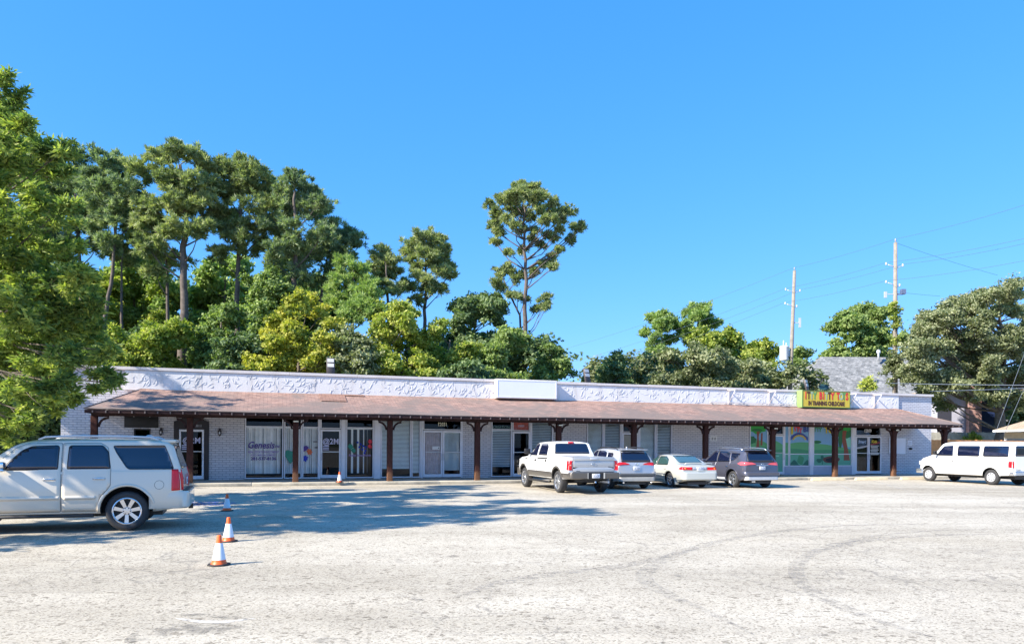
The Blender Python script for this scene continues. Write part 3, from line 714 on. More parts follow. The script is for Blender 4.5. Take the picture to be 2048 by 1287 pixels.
# blank sign cabinet
t = strip_thing('sign_cabinet', .61, .0, 4.04, 'blank white sign cabinet above the middle of the shingled canopy', 'sign')
MB().m(COPING).box(-1.60, 1.60, -.50, -.13, 0, .95).bevel(.015, 2).build('cabinet', t)
m = MB().m(ALU); frame(m, -1.56, 1.56, .04, .91, .045, -.525, -.501); m.build('frame', t); MB().m(SIGNW).box(-1.515, 1.515, -.515, -.502, .085, .865).build('face', t)
# childcare sign
t = strip_thing('childcare_sign', 18.72, .0, 3.97, 'green framed yellow childcare sign with red and green letters above the canopy', 'sign')
SG = basic('lime green sign cabinet', (.24, .38, .13), .4, var=.08, scale=2); SY = basic('yellow sign face', (.60, .46, .045), .4, var=.04, scale=2)
MB().m(SG).box(-1.68, 1.68, -.58, -.13, 0, .97).bevel(.012, 2).build('cabinet', t)
m = MB().m(flat('dark green frame', (.10, .17, .05))); frame(m, -1.68, 1.68, .0, .97, .05, -.603, -.581); m.build('frame', t)
m = MB().m(SY); m.box(-1.63, 1.63, -.592, -.582, .045, .925); m.m(flat('red letters', (.62, .03, .04)))
RL = m.mi; GL = flat('green letters', (.10, .30, .10)); DL = flat('dark letters', (.08, .03, .02)); GY = flat('grey green letters', (.32, .45, .30)); RM = flat('red letters2', (.62, .03, .04))
face = m.build('face', t)
m = MB()
seq = [('I', RM), ('T', DL), ('T', GY), ('Y', GL), None, ('B', RM), ('I', RM), ('T', GY), ('T', DL), ('Y', RM), None, ('T', RM), ('O', GY), ('T', GL), ('S', RM)]
for i, q in enumerate(seq):
    if q: m.m(q[1]).add(text_mesh(q[0], .56, .004, .022, .66), tx(-1.44+i*.2055, -.600, .655))
m.m(DL).add(text_mesh('IN TRAINING CHILDCARE', .33, .004, .014, .66), tx(0, -.600, .24))
m.build('lettering', t)
# empty steel sign frames with diagonal stays
def bracket(s, label):
    t = strip_thing('sign_bracket', s, .09, 4.1, label, 'bracket', 'steel sign brackets on the fascia')
    MB().m(COPING).box(-.025, .025, -.05, 0, 0, .78).box(-.025, .025, -.62, -.05, .70, .75).tube([(0, -.6, .70), (0, -.06, .06)], .018, 6).box(-.1, .1, -.06, 0, .72, .80).build('stay', t)
for s, l in ((12.54, 'steel sign bracket furthest left of the childcare sign'), (15.18, 'steel sign bracket next to the left side of the childcare sign'), (20.75, 'steel sign bracket touching the right side of the childcare sign'), (22.6, 'steel sign bracket near the right end of the fascia')): bracket(s, l)
t = strip_thing('sign_rail', 14.0, .0, 4.12, 'thin grey steel rail along the foot of the fascia left of the childcare sign', 'rail')
MB().m(COPING).box(-2.7, 2.95, -.22, -.17, .0, .05).box(-1.2, 2.95, -.30, -.25, -.10, -.06).box(-2.6, -2.55, -.169, -.09, 0, .04).box(2.5, 2.55, -.169, -.09, 0, .04).build('rail_bar', t)
# black sign panel on the left
t = strip_thing('black_sign', -16.75, 0, 2.40, 'black sign panel with two small spotlights over the narrow dark window', 'sign')
MB().m(BLACK).box(-.66, .66, -.10, -.01, 0, .60).bevel(.01, 1).build('panel', t)
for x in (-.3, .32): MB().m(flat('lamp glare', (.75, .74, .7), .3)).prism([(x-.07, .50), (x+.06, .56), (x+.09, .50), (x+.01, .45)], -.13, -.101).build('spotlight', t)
for s, l in ((-15.98, 'black wall lantern left of the blue black door surround'), (-13.62, 'black wall lantern right of the blue black door surround')):
    t = strip_thing('wall_lantern', s, 0, 2.05, l, 'wall lamp', 'wall lanterns beside the left door')
    MB().m(basic('iron', (.05, .045, .05), .5)).box(-.05, .05, -.03, 0, .10, .34).tube([(0, -.02, .30), (0, -.12, .36), (0, -.17, .28)], .012, 6).lathe([(.02, .30), (.08, .25), (.07, .08), (.03, .02), (0, 0)], 'z', 8, (0, -.17, 0)).build('lantern_body', t)
    MB().m(flat('lantern glass', (.5, .5, .5), .2)).box(-.03, .03, -.25, -.235, .10, .20).build('pane', t)
t = strip_thing('notice_board', 24.48, 0, 1.32, 'blank white notice board in a grey frame right of the double doors', 'notice board')
m = MB().m(GALV); frame(m, -.66, .66, 0, 1.0, .04, -.05, -.005); m.build('frame', t); MB().m(SIGNW).box(-.62, .62, -.035, -.01, .04, .96).build('face', t)
t = strip_thing('small_sign', 25.45, 0, 1.88, 'small square white sign on the brick right of the notice board', 'sign')
MB().m(SIGNW).box(-.17, .17, -.02, -.002, 0, .28).m(flat('grey print', (.45, .47, .55))).box(-.11, .11, -.024, -.0205, .17, .21).box(-.12, -.02, -.024, -.0205, .05, .12).box(.02, .11, -.024, -.0205, .05, .12).build('face', t)
t = strip_thing('mail_slot', 25.5, 0, 1.60, 'small black box on the brick under the square sign', 'box')
MB().m(BLACK).box(-.10, .10, -.06, -.002, 0, .12).bevel(.008, 1).build('body', t)
s_ = bs(1427)
t = strip_thing('address_sign', s_, 0, 2.02, 'small white sign on the brick wall above the grey car', 'sign')
MB().m(WHITE).box(-.20, .20, -.02, -.002, 0, .28).m(BLACK).box(-.14, -.02, -.024, -.0205, .16, .20).box(.03, .14, -.024, -.0205, .16, .20).box(-.14, -.03, -.024, -.0205, .07, .11).box(.02, .14, -.024, -.0205, .07, .11).build('face', t)
# roof floodlights
def flood(s, n, label, h=.75, face=0):
    t = strip_thing('roof_floodlight', s, n, 4.4, label, 'floodlight', 'twin panel floodlights on the flat roof')
    t.rotation_euler.z += face
    MB().m(GALV).tube([(0, 0, 0), (0, 0, .75)], .035, 8).box(-.12, .12, -.12, .12, -.0, .03).build('stand', t)
    m = MB().m(flat('dark bronze', (.06, .05, .05), .5)); M_ = Matrix.Translation((0, -.05, .98)) @ Matrix.Rotation(R(-14), 4, 'X')
    m.box(-.19, .19, -.05, .05, -.33, .46, M_); m.bevel(.015, 1); hd = m.build('housing', t)
    m = MB().m(flat('led lens', (.62, .60, .58), .25))
    for z in (-.0, .24): m.box(-.15, .15, -.062, -.051, z, z+.17, M_)
    m.build('lens', hd)
flood(-8.79, -1, 'twin panel floodlight on the flat roof above the white lettered windows')
flood(4.47, -1, 'twin panel floodlight on the flat roof right of the blank white sign', face=.35)
flood(bs(1611, -2), -2, 'twin panel floodlight on the flat roof left of the childcare sign', face=.5)
t = strip_thing('satellite_dish', bs(1640, -3), -3, 4.4, 'dark satellite dish on the flat roof above the childcare sign', 'satellite dish')
M_ = Matrix.Translation((.15, 0, 1.05)) @ Matrix.Rotation(R(70), 4, 'X')
m = MB().m(flat('dish grey green', (.06, .10, .10), .4)).tube([(0, 0, 0), (0, 0, .95)], .03, 8); m.build('stand', t)
m = MB().m(flat('dish dark', (.03, .07, .07), .4)); m.lathe([(.02, -.02), (.2, .0), (.42, .09), (.43, .10), (.2, .02), (.0, .01)], 'z', 20); m.bm.transform(M_ @ Matrix.Diagonal((1, .5, 1, 1))); m.build('dish', t)
MB().m(BLACK).tube([(-.2, 0, 1.0), (-.05, -.1, 1.35), (.05, -.2, 1.6)], [.03, .03, .05], 6).build('arm', t)
t = strip_thing('roof_vent', bs(1806, -2), -2, 4.4, 'small pale vent pipe on the flat roof near its right end', 'vent')
MB().m(WHITE).lathe([(.10, 0), (.10, .55), (.28, .56), (.26, .66), (.12, .76), (0, .78)], 'z', 16).build('pipe', t)
# wheel stops
for i, (xa, xb, l) in enumerate(((1624, 1692, 'left'), (1712, 1777, 'middle'), (1803, 1840, 'right'))):
    p, q = bs(xa, 3.75), bs(xb, 3.75)
    if i == 2: q = p+1.95
    t = empty('wheel_stop', bw((p+q)/2, 3.7, 0), BROT, 'tan concrete wheel stop, %s one of the row before the childcare doors' % l, 'wheel stop', 'concrete wheel stops in front of the childcare shop')
    h_ = (q-p)/2; M_ = KERB
    m = MB().m(basic('tan concrete %d' % i, (.60, .50, .33), .9, var=.2, scale=4))
    v = [(-h_, -.09, 0), (h_, -.09, 0), (h_, .09, 0), (-h_, .09, 0), (-h_+.05, -.06, .13), (h_-.05, -.06, .13), (h_-.05, .06, .13), (-h_+.05, .06, .13)]
    vv = [m.bm.verts.new(c) for c in v]
    for qd in ((3, 2, 1, 0), (4, 5, 6, 7), (0, 1, 5, 4), (1, 2, 6, 5), (2, 3, 7, 6), (3, 0, 4, 7)): m.bm.faces.new([vv[k] for k in qd])
    m.bevel(.01, 2).build('block', t)

# ================================================================== TRAFFIC CONES
CO = basic('cone orange', (.85, .13, .02), .45, var=.08, scale=8); CW = basic('cone white sleeve', (.74, .76, .80), .4, var=.05, scale=8); CB = flat('black rubber base', (.02, .02, .022), .7)
def cone():
    t = empty('traffic_cone', (0, 0, 0))
    m = MB().m(CB)
    n = 8; ro, zz = .165, (0, .022)
    m.prism([(0, 0)]*0 or [(ro*math.cos(2*math.pi*(k+.5)/n)*1.05, ro*math.sin(2*math.pi*(k+.5)/n)*1.05) for k in range(n)][::-1], 0, .022)
    m.bm.transform(Matrix.Rotation(R(90), 4, 'X')); m.bevel(.006, 1); m.build('base', t)
    m = MB().m(CO).lathe([(.118, .02), (.112, .035), (.103, .05), (.096, .085)], 'z', 28)
    m.lathe([(.0485, .33), (.040, .36), (.033, .435), (.027, .448), (.014, .450), (.012, .44)], 'z', 28); m.build('body', t)
    MB().m(CW).lathe([(.0965, .084), (.0955, .086), (.0495, .33), (.048, .331)], 'z', 28).build('sleeve', t)
    return t
def cp(root, loc, rz, label):
    r_ = root.copy(); COL.objects.link(r_); r_.location = loc; r_.rotation_euler = (0, 0, rz); r_['label'] = label
    for ch in list(root.children):
        c = ch.copy(); COL.objects.link(c); c.parent = r_
        for g in ch.children: d = g.copy(); COL.objects.link(d); d.parent = c
    return r_
c0 = cone(); c0.location = gnd(438, 1129); c0.rotation_euler.z = .3
tag(c0, 'orange and white traffic cone nearest the camera, in full sun', 'traffic cone', 'traffic cones')
cp(c0, gnd(457, 1082), 1.1, 'orange and white traffic cone just behind the nearest one')
cp(c0, gnd(454, 1021), 2.0, 'orange and white traffic cone in the shade by the silver SUV rear bumper')
cp(c0, gnd(679, 964, .13), .6, 'orange and white traffic cone on the sidewalk edge in front of the glass door')

# ================================================================== VEHICLES
def interp(tab, x):
    """smooth monotone interpolation of a table [(x, v), ...] sorted by x"""
    if x <= tab[0][0]: return tab[0][1]
    if x >= tab[-1][0]: return tab[-1][1]
    for i in range(len(tab)-1):
        x0, v0 = tab[i]; x1, v1 = tab[i+1]
        if x <= x1:
            def sl(k):
                if k <= 0 or k >= len(tab)-1:
                    k = min(max(k, 0), len(tab)-2); return (tab[k+1][1]-tab[k][1])/(tab[k+1][0]-tab[k][0])*(1 if 0 else .7)
                a = (tab[k][1]-tab[k-1][1])/(tab[k][0]-tab[k-1][0]); b = (tab[k+1][1]-tab[k][1])/(tab[k+1][0]-tab[k][0])
                return 0 if a*b <= 0 else 2*a*b/(a+b)
            h = x1-x0; t = (x-x0)/h; m0, m1 = sl(i), sl(i+1)
            return (2*t**3-3*t*t+1)*v0+(t**3-2*t*t+t)*h*m0+(-2*t**3+3*t*t)*v1+(t**3-t*t)*h*m1
def body_mesh(S, paint):
    """S: dict of tables. Rings of a lofted hull from back to front."""
    x0, x1 = S['x']; xs = set()
    n = 64
    for i in range(n+1): xs.add(round(x0+(x1-x0)*i/n, 4))
    for p, _ in S['top']: xs.add(round(p, 4)); xs.add(round(min(max(p+.02, x0), x1), 4)); xs.add(round(min(max(p-.02, x0), x1), 4))
    for e in (.01, .03, .06): xs.add(round(x0+e, 4)); xs.add(round(x1-e, 4))
    xs = sorted(x for x in xs if x0 <= x <= x1); m = MB().m(paint); rings = []
    for x in xs:
        zt = interp(S['top'], x); zb = interp(S['bot'], x); W = interp(S['w'], x); wt_ = interp(S['wt'], x)
        cr = S.get('crown', .05); belt = min(interp(S['belt'], x), zt-cr-.07); k = W/S['wmax']
        zm1, zm2 = S['mid']; zm2 = min(zm2, belt-.06); zm1 = min(zm1, zm2-.05)
        wb = S['wbelt']*k; green = min(1, max(0, (zt-cr-.07-belt)/.35)); wt2 = (wb-.03)*(1-green)+wt_*k*green
        zs = zt-cr
        ctrl = [(0, zb), (W*S['wsill']/S['wmax']-.12, zb), (W*S['wsill']/S['wmax']-.01, zb+.03), (W-.008, zm1), (W, (zm1+zm2)/2), (W-.012, zm2), (wb+.004, belt-.02), (wb-.012, belt+.012)]
        ctrl += [((wb-.012)*.5+wt2*.5+.022*green, (belt+zs-.05)/2), (wt2+.01, zs-.055), (wt2-.035, zs-.008), (wt2*.6, zt-cr*.32), (0, zt)]
        # refine
        P = []
        for i in range(len(ctrl)-1):
            a = ctrl[max(i-1, 0)]; b = ctrl[i]; c = ctrl[i+1]; d = ctrl[min(i+2, len(ctrl)-1)]
            for q in range(3):
                t = q/3
                s_ = [.5*((2*b[j])+(c[j]-a[j])*t*.8+(2*a[j]*.0-5*b[j]*0)*0) for j in (0, 1)]
                # cardinal spline with tension
                te = .30
                m0 = [(c[j]-a[j])*te for j in (0, 1)]; m1_ = [(d[j]-b[j])*te for j in (0, 1)]
                h1, h2, h3, h4 = 2*t**3-3*t*t+1, t**3-2*t*t+t, -2*t**3+3*t*t, t**3-t*t
                P.append([h1*b[j]+h2*m0[j]+h3*c[j]+h4*m1_[j] for j in (0, 1)])
        P.append(list(ctrl[-1]))
        ring = [(x, y, z) for y, z in P]+[(x, -y, z) for y, z in P[-2:0:-1]]
        # rake of the nose / tail: shift by height
        rk = S.get('rake')
        if rk:
            for (xa, xb, z0, kk) in rk:
                if xa <= x <= xb or xb <= x <= xa:
                    t = (x-xa)/(xb-xa); ring = [(px+kk*t*(pz-z0), py, pz) for px, py, pz in ring]
        rings.append([m.bm.verts.new(p) for p in ring])
    nn = len(rings[0])
    for r0, r1 in zip(rings, rings[1:]):
        for k in range(nn):
            f = m.bm.faces.new([r0[k], r0[(k+1) % nn], r1[(k+1) % nn], r1[k]]); f.smooth = True
    m.bm.faces.new(rings[0]); m.bm.faces.new(rings[-1][::-1])
    bmesh.ops.recalc_face_normals(m.bm, faces=m.bm.faces)
    return m
WELL = flat('wheel well black', (.012, .012, .012), .9)
TYREM = basic('tyre rubber', (.035, .035, .037), .75, var=.2, scale=12)
CHROME = flat('chrome', (.75, .77, .80), .12, 1); ALLOY = flat('alloy', (.62, .64, .67), .25, .85); ALLOYD = flat('brake dark', (.03, .03, .03), .6)
CGL = flat('car glass', (.006, .010, .032), .03); CGL.node_tree.nodes['Principled BSDF'].inputs['Specular IOR Level'].default_value = 1.0
CGLG = flat('green car glass', (.03, .07, .07), .03); CGLG.node_tree.nodes['Principled BSDF'].inputs['Specular IOR Level'].default_value = 1.0
TRIM = flat('black trim', (.02, .02, .022), .45); CLAD = flat('grey plastic cladding', (.07, .075, .08), .6)
REDL = flat('red tail lamp', (.70, .012, .02), .12); REDD = flat('dark red lamp', (.35, .01, .02), .15); CLEARL = flat('clear lamp', (.75, .75, .76), .1); AMB = flat('amber lamp', (.8, .25, .02), .15)
PLATEM = flat('plate white', (.72, .74, .78), .4); PLATET = flat('plate print', (.12, .13, .22), .5)
def paint(name, col, metal=.4, rough=.3):
    m, nt, p = nmat(name); c = ramp(nt, noise(nt, 220, 2), [(.3, tuple(x*.94 for x in col)), (.7, tuple(min(x*1.05, 1) for x in col))])
    nt.links.new(c, p.inputs['Base Color']); p.inputs['Metallic'].default_value = metal; p.inputs['Roughness'].default_value = rough
    p.inputs['Coat Weight'].default_value = .8; p.inputs['Coat Roughness'].default_value = .05
    return m
def inflate(poly_, d):
    """offset a polygon outwards by d"""
    n = len(poly_); ar = sum(poly_[i][0]*poly_[(i+1) % n][1]-poly_[(i+1) % n][0]*poly_[i][1] for i in range(n)); sg = 1 if ar > 0 else -1
    out = []
    for i in range(n):
        a, b, c = Vector(poly_[i-1]), Vector(poly_[i]), Vector(poly_[(i+1) % n])
        e1, e2 = (b-a).normalized(), (c-b).normalized(); n1, n2 = Vector((e1.y, -e1.x))*sg, Vector((e2.y, -e2.x))*sg
        nn = n1+n2; L = nn.length_squared
        out.append(tuple(b+nn*(2*d/L if L > .2 else 0)))
    return out
def rounded(poly_, r_, seg=4):
    out = []; n = len(poly_)
    for i in range(n):
        a, b, c = Vector(poly_[i-1]), Vector(poly_[i]), Vector(poly_[(i+1) % n])
        rr = r_[i] if isinstance(r_, (list, tuple)) else r_
        rr = min(rr, (a-b).length*.45, (c-b).length*.45)
        if rr < 1e-4: out.append(tuple(b)); continue
        p, q = b+(a-b).normalized()*rr, b+(c-b).normalized()*rr
        for k in range(seg+1):
            t = k/seg; out.append(tuple((1-t)**2*p+2*t*(1-t)*b+t*t*q))
    return out
class Car:
    def __init__(s, name, label, cat, S, pm, loc, heading, wheel_r, wb, wells, tw=.25, group=None):
        s.t = empty(name, loc, heading, label, cat, group); s.S = S; s.pm = pm; s.wb = wb; s.wr = wheel_r
        m = body_mesh(S, pm); s.bvh = BVHTree.FromBMesh(m.bm)
        me = m.mesh('body'); me.materials.append(WELL); o = link('body', me, s.t)
        cut = MB()
        for ax, rr in wells:
            for sd in (1, -1):
                y0, y1 = (S['wmax']-.36)*sd, (S['wmax']+.3)*sd; lo, hi = min(y0, y1), max(y0, y1); c = MB()
                cut.lathe([(0, lo), (rr, lo), (rr, hi), (0, hi)], 'y', 40, (ax, 0, wheel_r+.02), False)
        bmesh.ops.remove_doubles(cut.bm, verts=cut.bm.verts, dist=1e-5); bmesh.ops.recalc_face_normals(cut.bm, faces=cut.bm.faces)
        co = cut.build('cutter', s.t)
        md = o.modifiers.new('b', 'BOOLEAN'); md.object = co; md.operation = 'DIFFERENCE'; md.solver = 'EXACT'
        bpy.context.view_layer.update()
        nm = bpy.data.meshes.new_from_object(o.evaluated_get(bpy.context.evaluated_depsgraph_get()))
        o.modifiers.clear(); o.data = nm; nm.materials.clear(); nm.materials.append(pm); nm.materials.append(WELL)
        for f in nm.polygons:
            f.material_index = 0; c = f.center
            for ax, rr in wells:
                if abs(c.y) > S['wmax']-.37 and math.hypot(c.x-ax, c.z-wheel_r-.02) < rr+.004:
                    if abs(f.normal.y) > .9 and abs(c.y) < S['wmax']-.3 or math.hypot(c.x-ax, c.z-wheel_r-.02) > rr*.9 and abs(f.normal.y) < .5: f.material_index = 1
            f.use_smooth = True
        nm.set_sharp_from_angle(angle=R(38)); s.body = o
        bpy.data.objects.remove(co)
        s.wells = wells
    def hit(s, p, d):
        h = s.bvh.ray_cast(p, d)
        if h[0] is None: h = s.bvh.find_nearest(p)
        return h[0], h[1]
    def patch(s, pl, axis, off=.004, res=.06, mb=None, mat=None, rim=.004, xr=None):
        """project a flat outline onto the hull. axis: 'L','R' (x,z outline), 'B','F' (y,z outline), 'T' (x,y outline)"""
        t = bmesh.new(); t.faces.new([t.verts.new((a, b, 0)) for a, b in pl])
        xs = [p[0] for p in pl]; ys = [p[1] for p in pl]
        for k, (lo, hi) in enumerate(((min(xs), max(xs)), (min(ys), max(ys)))):
            n = max(1, int((hi-lo)/res))
            for i in range(1, n):
                c = lo+(hi-lo)*i/n; co = (c, 0, 0) if k == 0 else (0, c, 0)
                bmesh.ops.bisect_plane(t, geom=t.verts[:]+t.edges[:]+t.faces[:], plane_co=co, plane_no=(1, 0, 0) if k == 0 else (0, 1, 0), dist=1e-5)
        mb = mb or MB()
        if mat: mb.m(mat)
        cfg = {'L': (lambda a, b: (Vector((a, 3, b)), Vector((0, -1, 0)))), 'R': (lambda a, b: (Vector((a, -3, b)), Vector((0, 1, 0)))),
               'B': (lambda a, b: (Vector((-6, a, b)), Vector((1, 0, 0)))), 'F': (lambda a, b: (Vector((8, a, b)), Vector((-1, 0, 0)))), 'T': (lambda a, b: (Vector((a, b, 4)), Vector((0, 0, -1))))}[axis]
        mp = {}; bd = set(v for e in t.edges if len(e.link_faces) == 1 for v in e.verts); low = {}
        for v in t.verts:
            o_, d_ = cfg(v.co.x, v.co.y); h, nrm = s.hit(o_, d_)
            if nrm.dot(d_) > 0: nrm = -nrm
            mp[v] = mb.bm.verts.new(h+nrm*off)
            if v in bd and rim: low[v] = mb.bm.verts.new(h-nrm*rim)
        for f in t.faces:
            vs = [mp[v] for v in f.verts]
            if len(set(vs)) < 3: continue
            g = mb.bm.faces.new(vs); g.normal_update(); o_, d_ = cfg(f.verts[0].co.x, f.verts[0].co.y)
            if g.normal.dot(d_) > 0: g.normal_flip()
            g.smooth = True; g.material_index = mb.mi
        if rim:
            for e in t.edges:
                if len(e.link_faces) == 1:
                    a, b = e.verts
                    try: g = mb.bm.faces.new([mp[a], mp[b], low[b], low[a]]); g.material_index = mb.mi
                    except ValueError: pass
        t.free(); return mb
    def part(s, name, pl, axis, mat, off=.004, parent=None, r_=0, res=.06, **k):
        if r_: pl = rounded(pl, r_)
        return s.patch(pl, axis, off, res, mat=mat, **k).build(name, parent or s.t)
    def window(s, pl, axis, parent=None, r_=.04, glass=None, off=.006, trim=.022, name='window', tm=None):
        if r_: pl = rounded(pl, r_)
        mb = s.patch(inflate(pl, trim), axis, off-.002, .06, mat=tm or TRIM) if trim else MB()
        s.patch(pl, axis, off+(.002 if trim else 0), .06, mb, glass or CGL, rim=.003)
        return mb.build(name, parent or s.t)
    def door(s, pl, side, wins=(), handle=None, r_=.03, glass=None, hmat=CHROME, htype='bar', tm=None):
        """door panel with its gap, windows and handle; wins: list of outlines"""
        pl = rounded(pl, r_)
        mb = s.patch(inflate(pl, .008), side, .0012, .07, mat=TRIM, rim=0)
        s.patch(pl, side, .0045, .07, mb, s.pm, rim=.003)
        d = mb.build('door', s.t)
        for w_ in wins: s.window(w_, side, d, glass=glass, off=.009, tm=tm)
        if handle:
            hx, hz, hl = handle; sg = 1 if side == 'L' else -1
            h, nrm = s.hit(Vector((hx, 3*sg, hz)), Vector((0, -sg, 0)))
            m = MB().m(TRIM); s.patch(rounded([(hx-hl*.45, hz-.04), (hx+hl*.45, hz-.04), (hx+hl*.45, hz+.045), (hx-hl*.45, hz+.045)], .04), side, .0055, .05, m, s.pm if htype == 'bar' else TRIM, rim=0)
            y = h.y+sg*.034
            m.m(hmat); m.tube([(hx-hl/2, h.y+sg*.008, hz), (hx-hl/2+.03, y, hz+.003), (hx, y+sg*.006, hz+.006), (hx+hl/2-.03, y, hz+.003), (hx+hl/2, h.y+sg*.008, hz)], [.014, .016, .017, .016, .014], 8)
            m.build('handle', d)
        return d
    def wheel(s, x, side, style, W=.26, rimr=.27):
        """side +1 left. wheel mesh = tyre; rim is its child"""
        R_ = s.wr; yc = side*(s.S['wmax']-W/2-.035)
        m = MB().m(TYREM); h = W/2
        m.lathe([(rimr-.005, -h+.03), (rimr+.015, -h+.012), (R_*.86, -h), (R_-.035, -h+.012), (R_-.008, -h+.04), (R_, -h+.07), (R_, h-.07), (R_-.008, h-.04), (R_-.035, h-.012), (R_*.86, h), (rimr+.015, h-.012), (rimr-.005, h-.03)], 'y', 44)
        o = m.build('wheel', s.t, (x, yc, R_), R(50))
        m = MB(); fo = side*(h-.02)
        m.m(ALLOYD).lathe([(.0, side*(h-.12)), (rimr-.01, side*(h-.12))], 'y', 32)
        rm = style.get('mat', ALLOY); m.m(rm)
        m.lathe([(rimr-.002, side*(-h+.03)), (rimr-.002, side*(h-.03)), (rimr+.004, fo), (rimr-.012, fo+side*.006), (rimr-.026, fo-side*.004), (rimr-.034, side*(h-.1))], 'y', 44)
        n = style['n']; ws, we = style['w']; hub = style.get('hub', .075)
        for k in range(n):
            a = 2*math.pi*k/n+style.get('rot', .3)
            subs = (0,) if not style.get('split') else (-style['split'], style['split'])
            for da in subs:
                ca, sa = math.cos(a), math.sin(a); cb, sb = math.cos(a+da), math.sin(a+da)
                def P(r_, off, y, c_, s_): return (r_*c_-off*s_, y, r_*s_+off*c_)
                r0, r1 = hub*.6, rimr-.02; y0, y1 = fo-side*.018, fo-side*.008
                q = [P(r0, -ws, y0, ca, sa), P(r0, ws, y0, ca, sa), P(r1, we, y1, cb, sb), P(r1, -we, y1, cb, sb)]
                ql = [(p[0], p[1]-side*.045, p[2]) for p in q]
                v = [m.bm.verts.new(p) for p in q+ql]
                for f in ((0, 1, 2, 3), (0, 3, 7, 4), (1, 5, 6, 2), (0, 4, 5, 1)):
                    m.bm.faces.new([v[i] for i in f]).material_index = m.mi
        m.lathe([(hub, fo-side*.05), (hub, fo-side*.02), (hub*.85, fo-side*.006), (0, fo-side*.004)], 'y', 20)
        if style.get('lugs'):
            m.m(ALLOYD)
            for k in range(style['lugs']):
                a = 2*math.pi*k/style['lugs']; c = (.055*math.cos(a)*hub/.075, fo-side*.002, .055*math.sin(a)*hub/.075)
                m.lathe([(.011, 0), (.011, side*.006), (0, side*.007)], 'y', 8, c)
        bmesh.ops.recalc_face_normals(m.bm, faces=m.bm.faces)
        m.build('rim', o, sharp=R(40))
    def wheels(s, style, W=.26, rimr=.27):
        for x in (0, s.wb):
            for sd in (1, -1): s.wheel(x, sd, style, W, rimr)
    def bumper(s, name, xe, dirx, z0, z1, mat, half=None, wrap=.45, depth=.12, rnd_=.18, bev=.025):
        """U-shaped bumper; xe = outermost x, dirx -1 back / +1 front"""
        W = half or s.S['wmax']-.01; n = 10; pts = []
        for i in range(n+1):
            t = i/n*math.pi/2; pts.append((xe-dirx*(rnd_-rnd_*math.sin(t)), W-rnd_*.9+rnd_*.9*math.cos(t)))
        out = [(xe-dirx*wrap, W)]+pts; out = out+[(x, -y) for x, y in out[::-1]]
        inn = [(x-dirx*depth*(1 if abs(y) < W-.1 else .3), y*(1-.06 if abs(y) > W*.8 else 1)) for x, y in out]
        m = MB().m(mat); rows = []
        for (x, y), (xi, yi) in zip(out, inn):
            bulge = dirx*.012
            rows.append([m.bm.verts.new(p) for p in ((xi, yi, z0), (x-dirx*.03, y*.985, z0), (x+bulge, y, z0+.03), (x+bulge, y, z1-.035), (x-dirx*.02, y*.99, z1), (xi, yi, z1))])
        for r0, r1 in zip(rows, rows[1:]):
            for k in range(6):
                f = m.bm.faces.new([r0[k], r0[(k+1) % 6], r1[(k+1) % 6], r1[k]]); f.smooth = True
        m.bm.faces.new(rows[0]); m.bm.faces.new(rows[-1][::-1]); bmesh.ops.recalc_face_normals(m.bm, faces=m.bm.faces)
        return m.build(name, s.t, sharp=R(40))
    def mirror(s, x, z, side, mat, w_=.16, h=.14, d=.1, lower=None):
        y = side*(s.S['wmax']+.10)
        m = MB().m(mat).box(x-d/2, x+d/2, min(y-side*w_*.5, y+side*w_*.5), max(y-side*w_*.5, y+side*w_*.5), z, z+h)
        if lower: m.m(lower).box(x-d/2, x+d/2, min(y-side*w_*.5, y+side*w_*.5), max(y-side*w_*.5, y+side*w_*.5), z-h*.5, z-.001)
        m.bevel(.035, 3)
        m.m(TRIM); ya, yb = sorted((side*(s.S['wmax']-.12), y-side*w_*.4)); m.box(x-.03, x+.03, ya, yb, z+.0, z+.05)
        return m.build('side_mirror', s.t)
    def plate(s, z, y=0, x=None, w_=.31, h=.155, txt=True):
        if x is None:
            hp, nr = s.hit(Vector((-6, y, z)), Vector((1, 0, 0))); x = hp.x-.02
        m = MB().m(PLATEM).box(x-.012, x, y-w_/2, y+w_/2, z-h/2, z+h/2); m.bevel(.006, 1)
        m.m(PLATET); n = 7
        for i in range(n):
            yy = y+w_*.36-i*w_*.72/(n-1)
            if i == 3: m.box(x-.0135, x-.0125, yy-.008, yy+.008, z-.01, z+.01); continue
            m.box(x-.0135, x-.0125, yy-.014, yy+.014, z-.035, z-.025); m.box(x-.0135, x-.0125, yy-.014, yy+.014, z+.022, z+.032); m.box(x-.0135, x-.0125, yy-.014 if i % 2 else yy+.005, yy-.004 if i % 2 else yy+.014, z-.0249, z+.0219)
        m.box(x-.0135, x-.0125, y-.07, y+.07, z+.05, z+.062)
        return m.build('licence_plate', s.t)
def arcpts(cx, cz, r_, a0, a1, n=8): return [(cx+r_*math.cos(R(a0+(a1-a0)*i/n)), cz+r_*math.sin(R(a0+(a1-a0)*i/n))) for i in range(n+1)]
def arch_trim(car, x, side, mat, ri, ro, a0=-8, a1=188, off=.012):
    zc = car.wr+.02
    pl = arcpts(x, zc, ro, a0, a1, 20)+arcpts(x, zc, ri, a1, a0, 20)
    return car.patch(pl, side, off, .09, mat=mat, rim=.015).build('wheel_arch_trim', car.t)

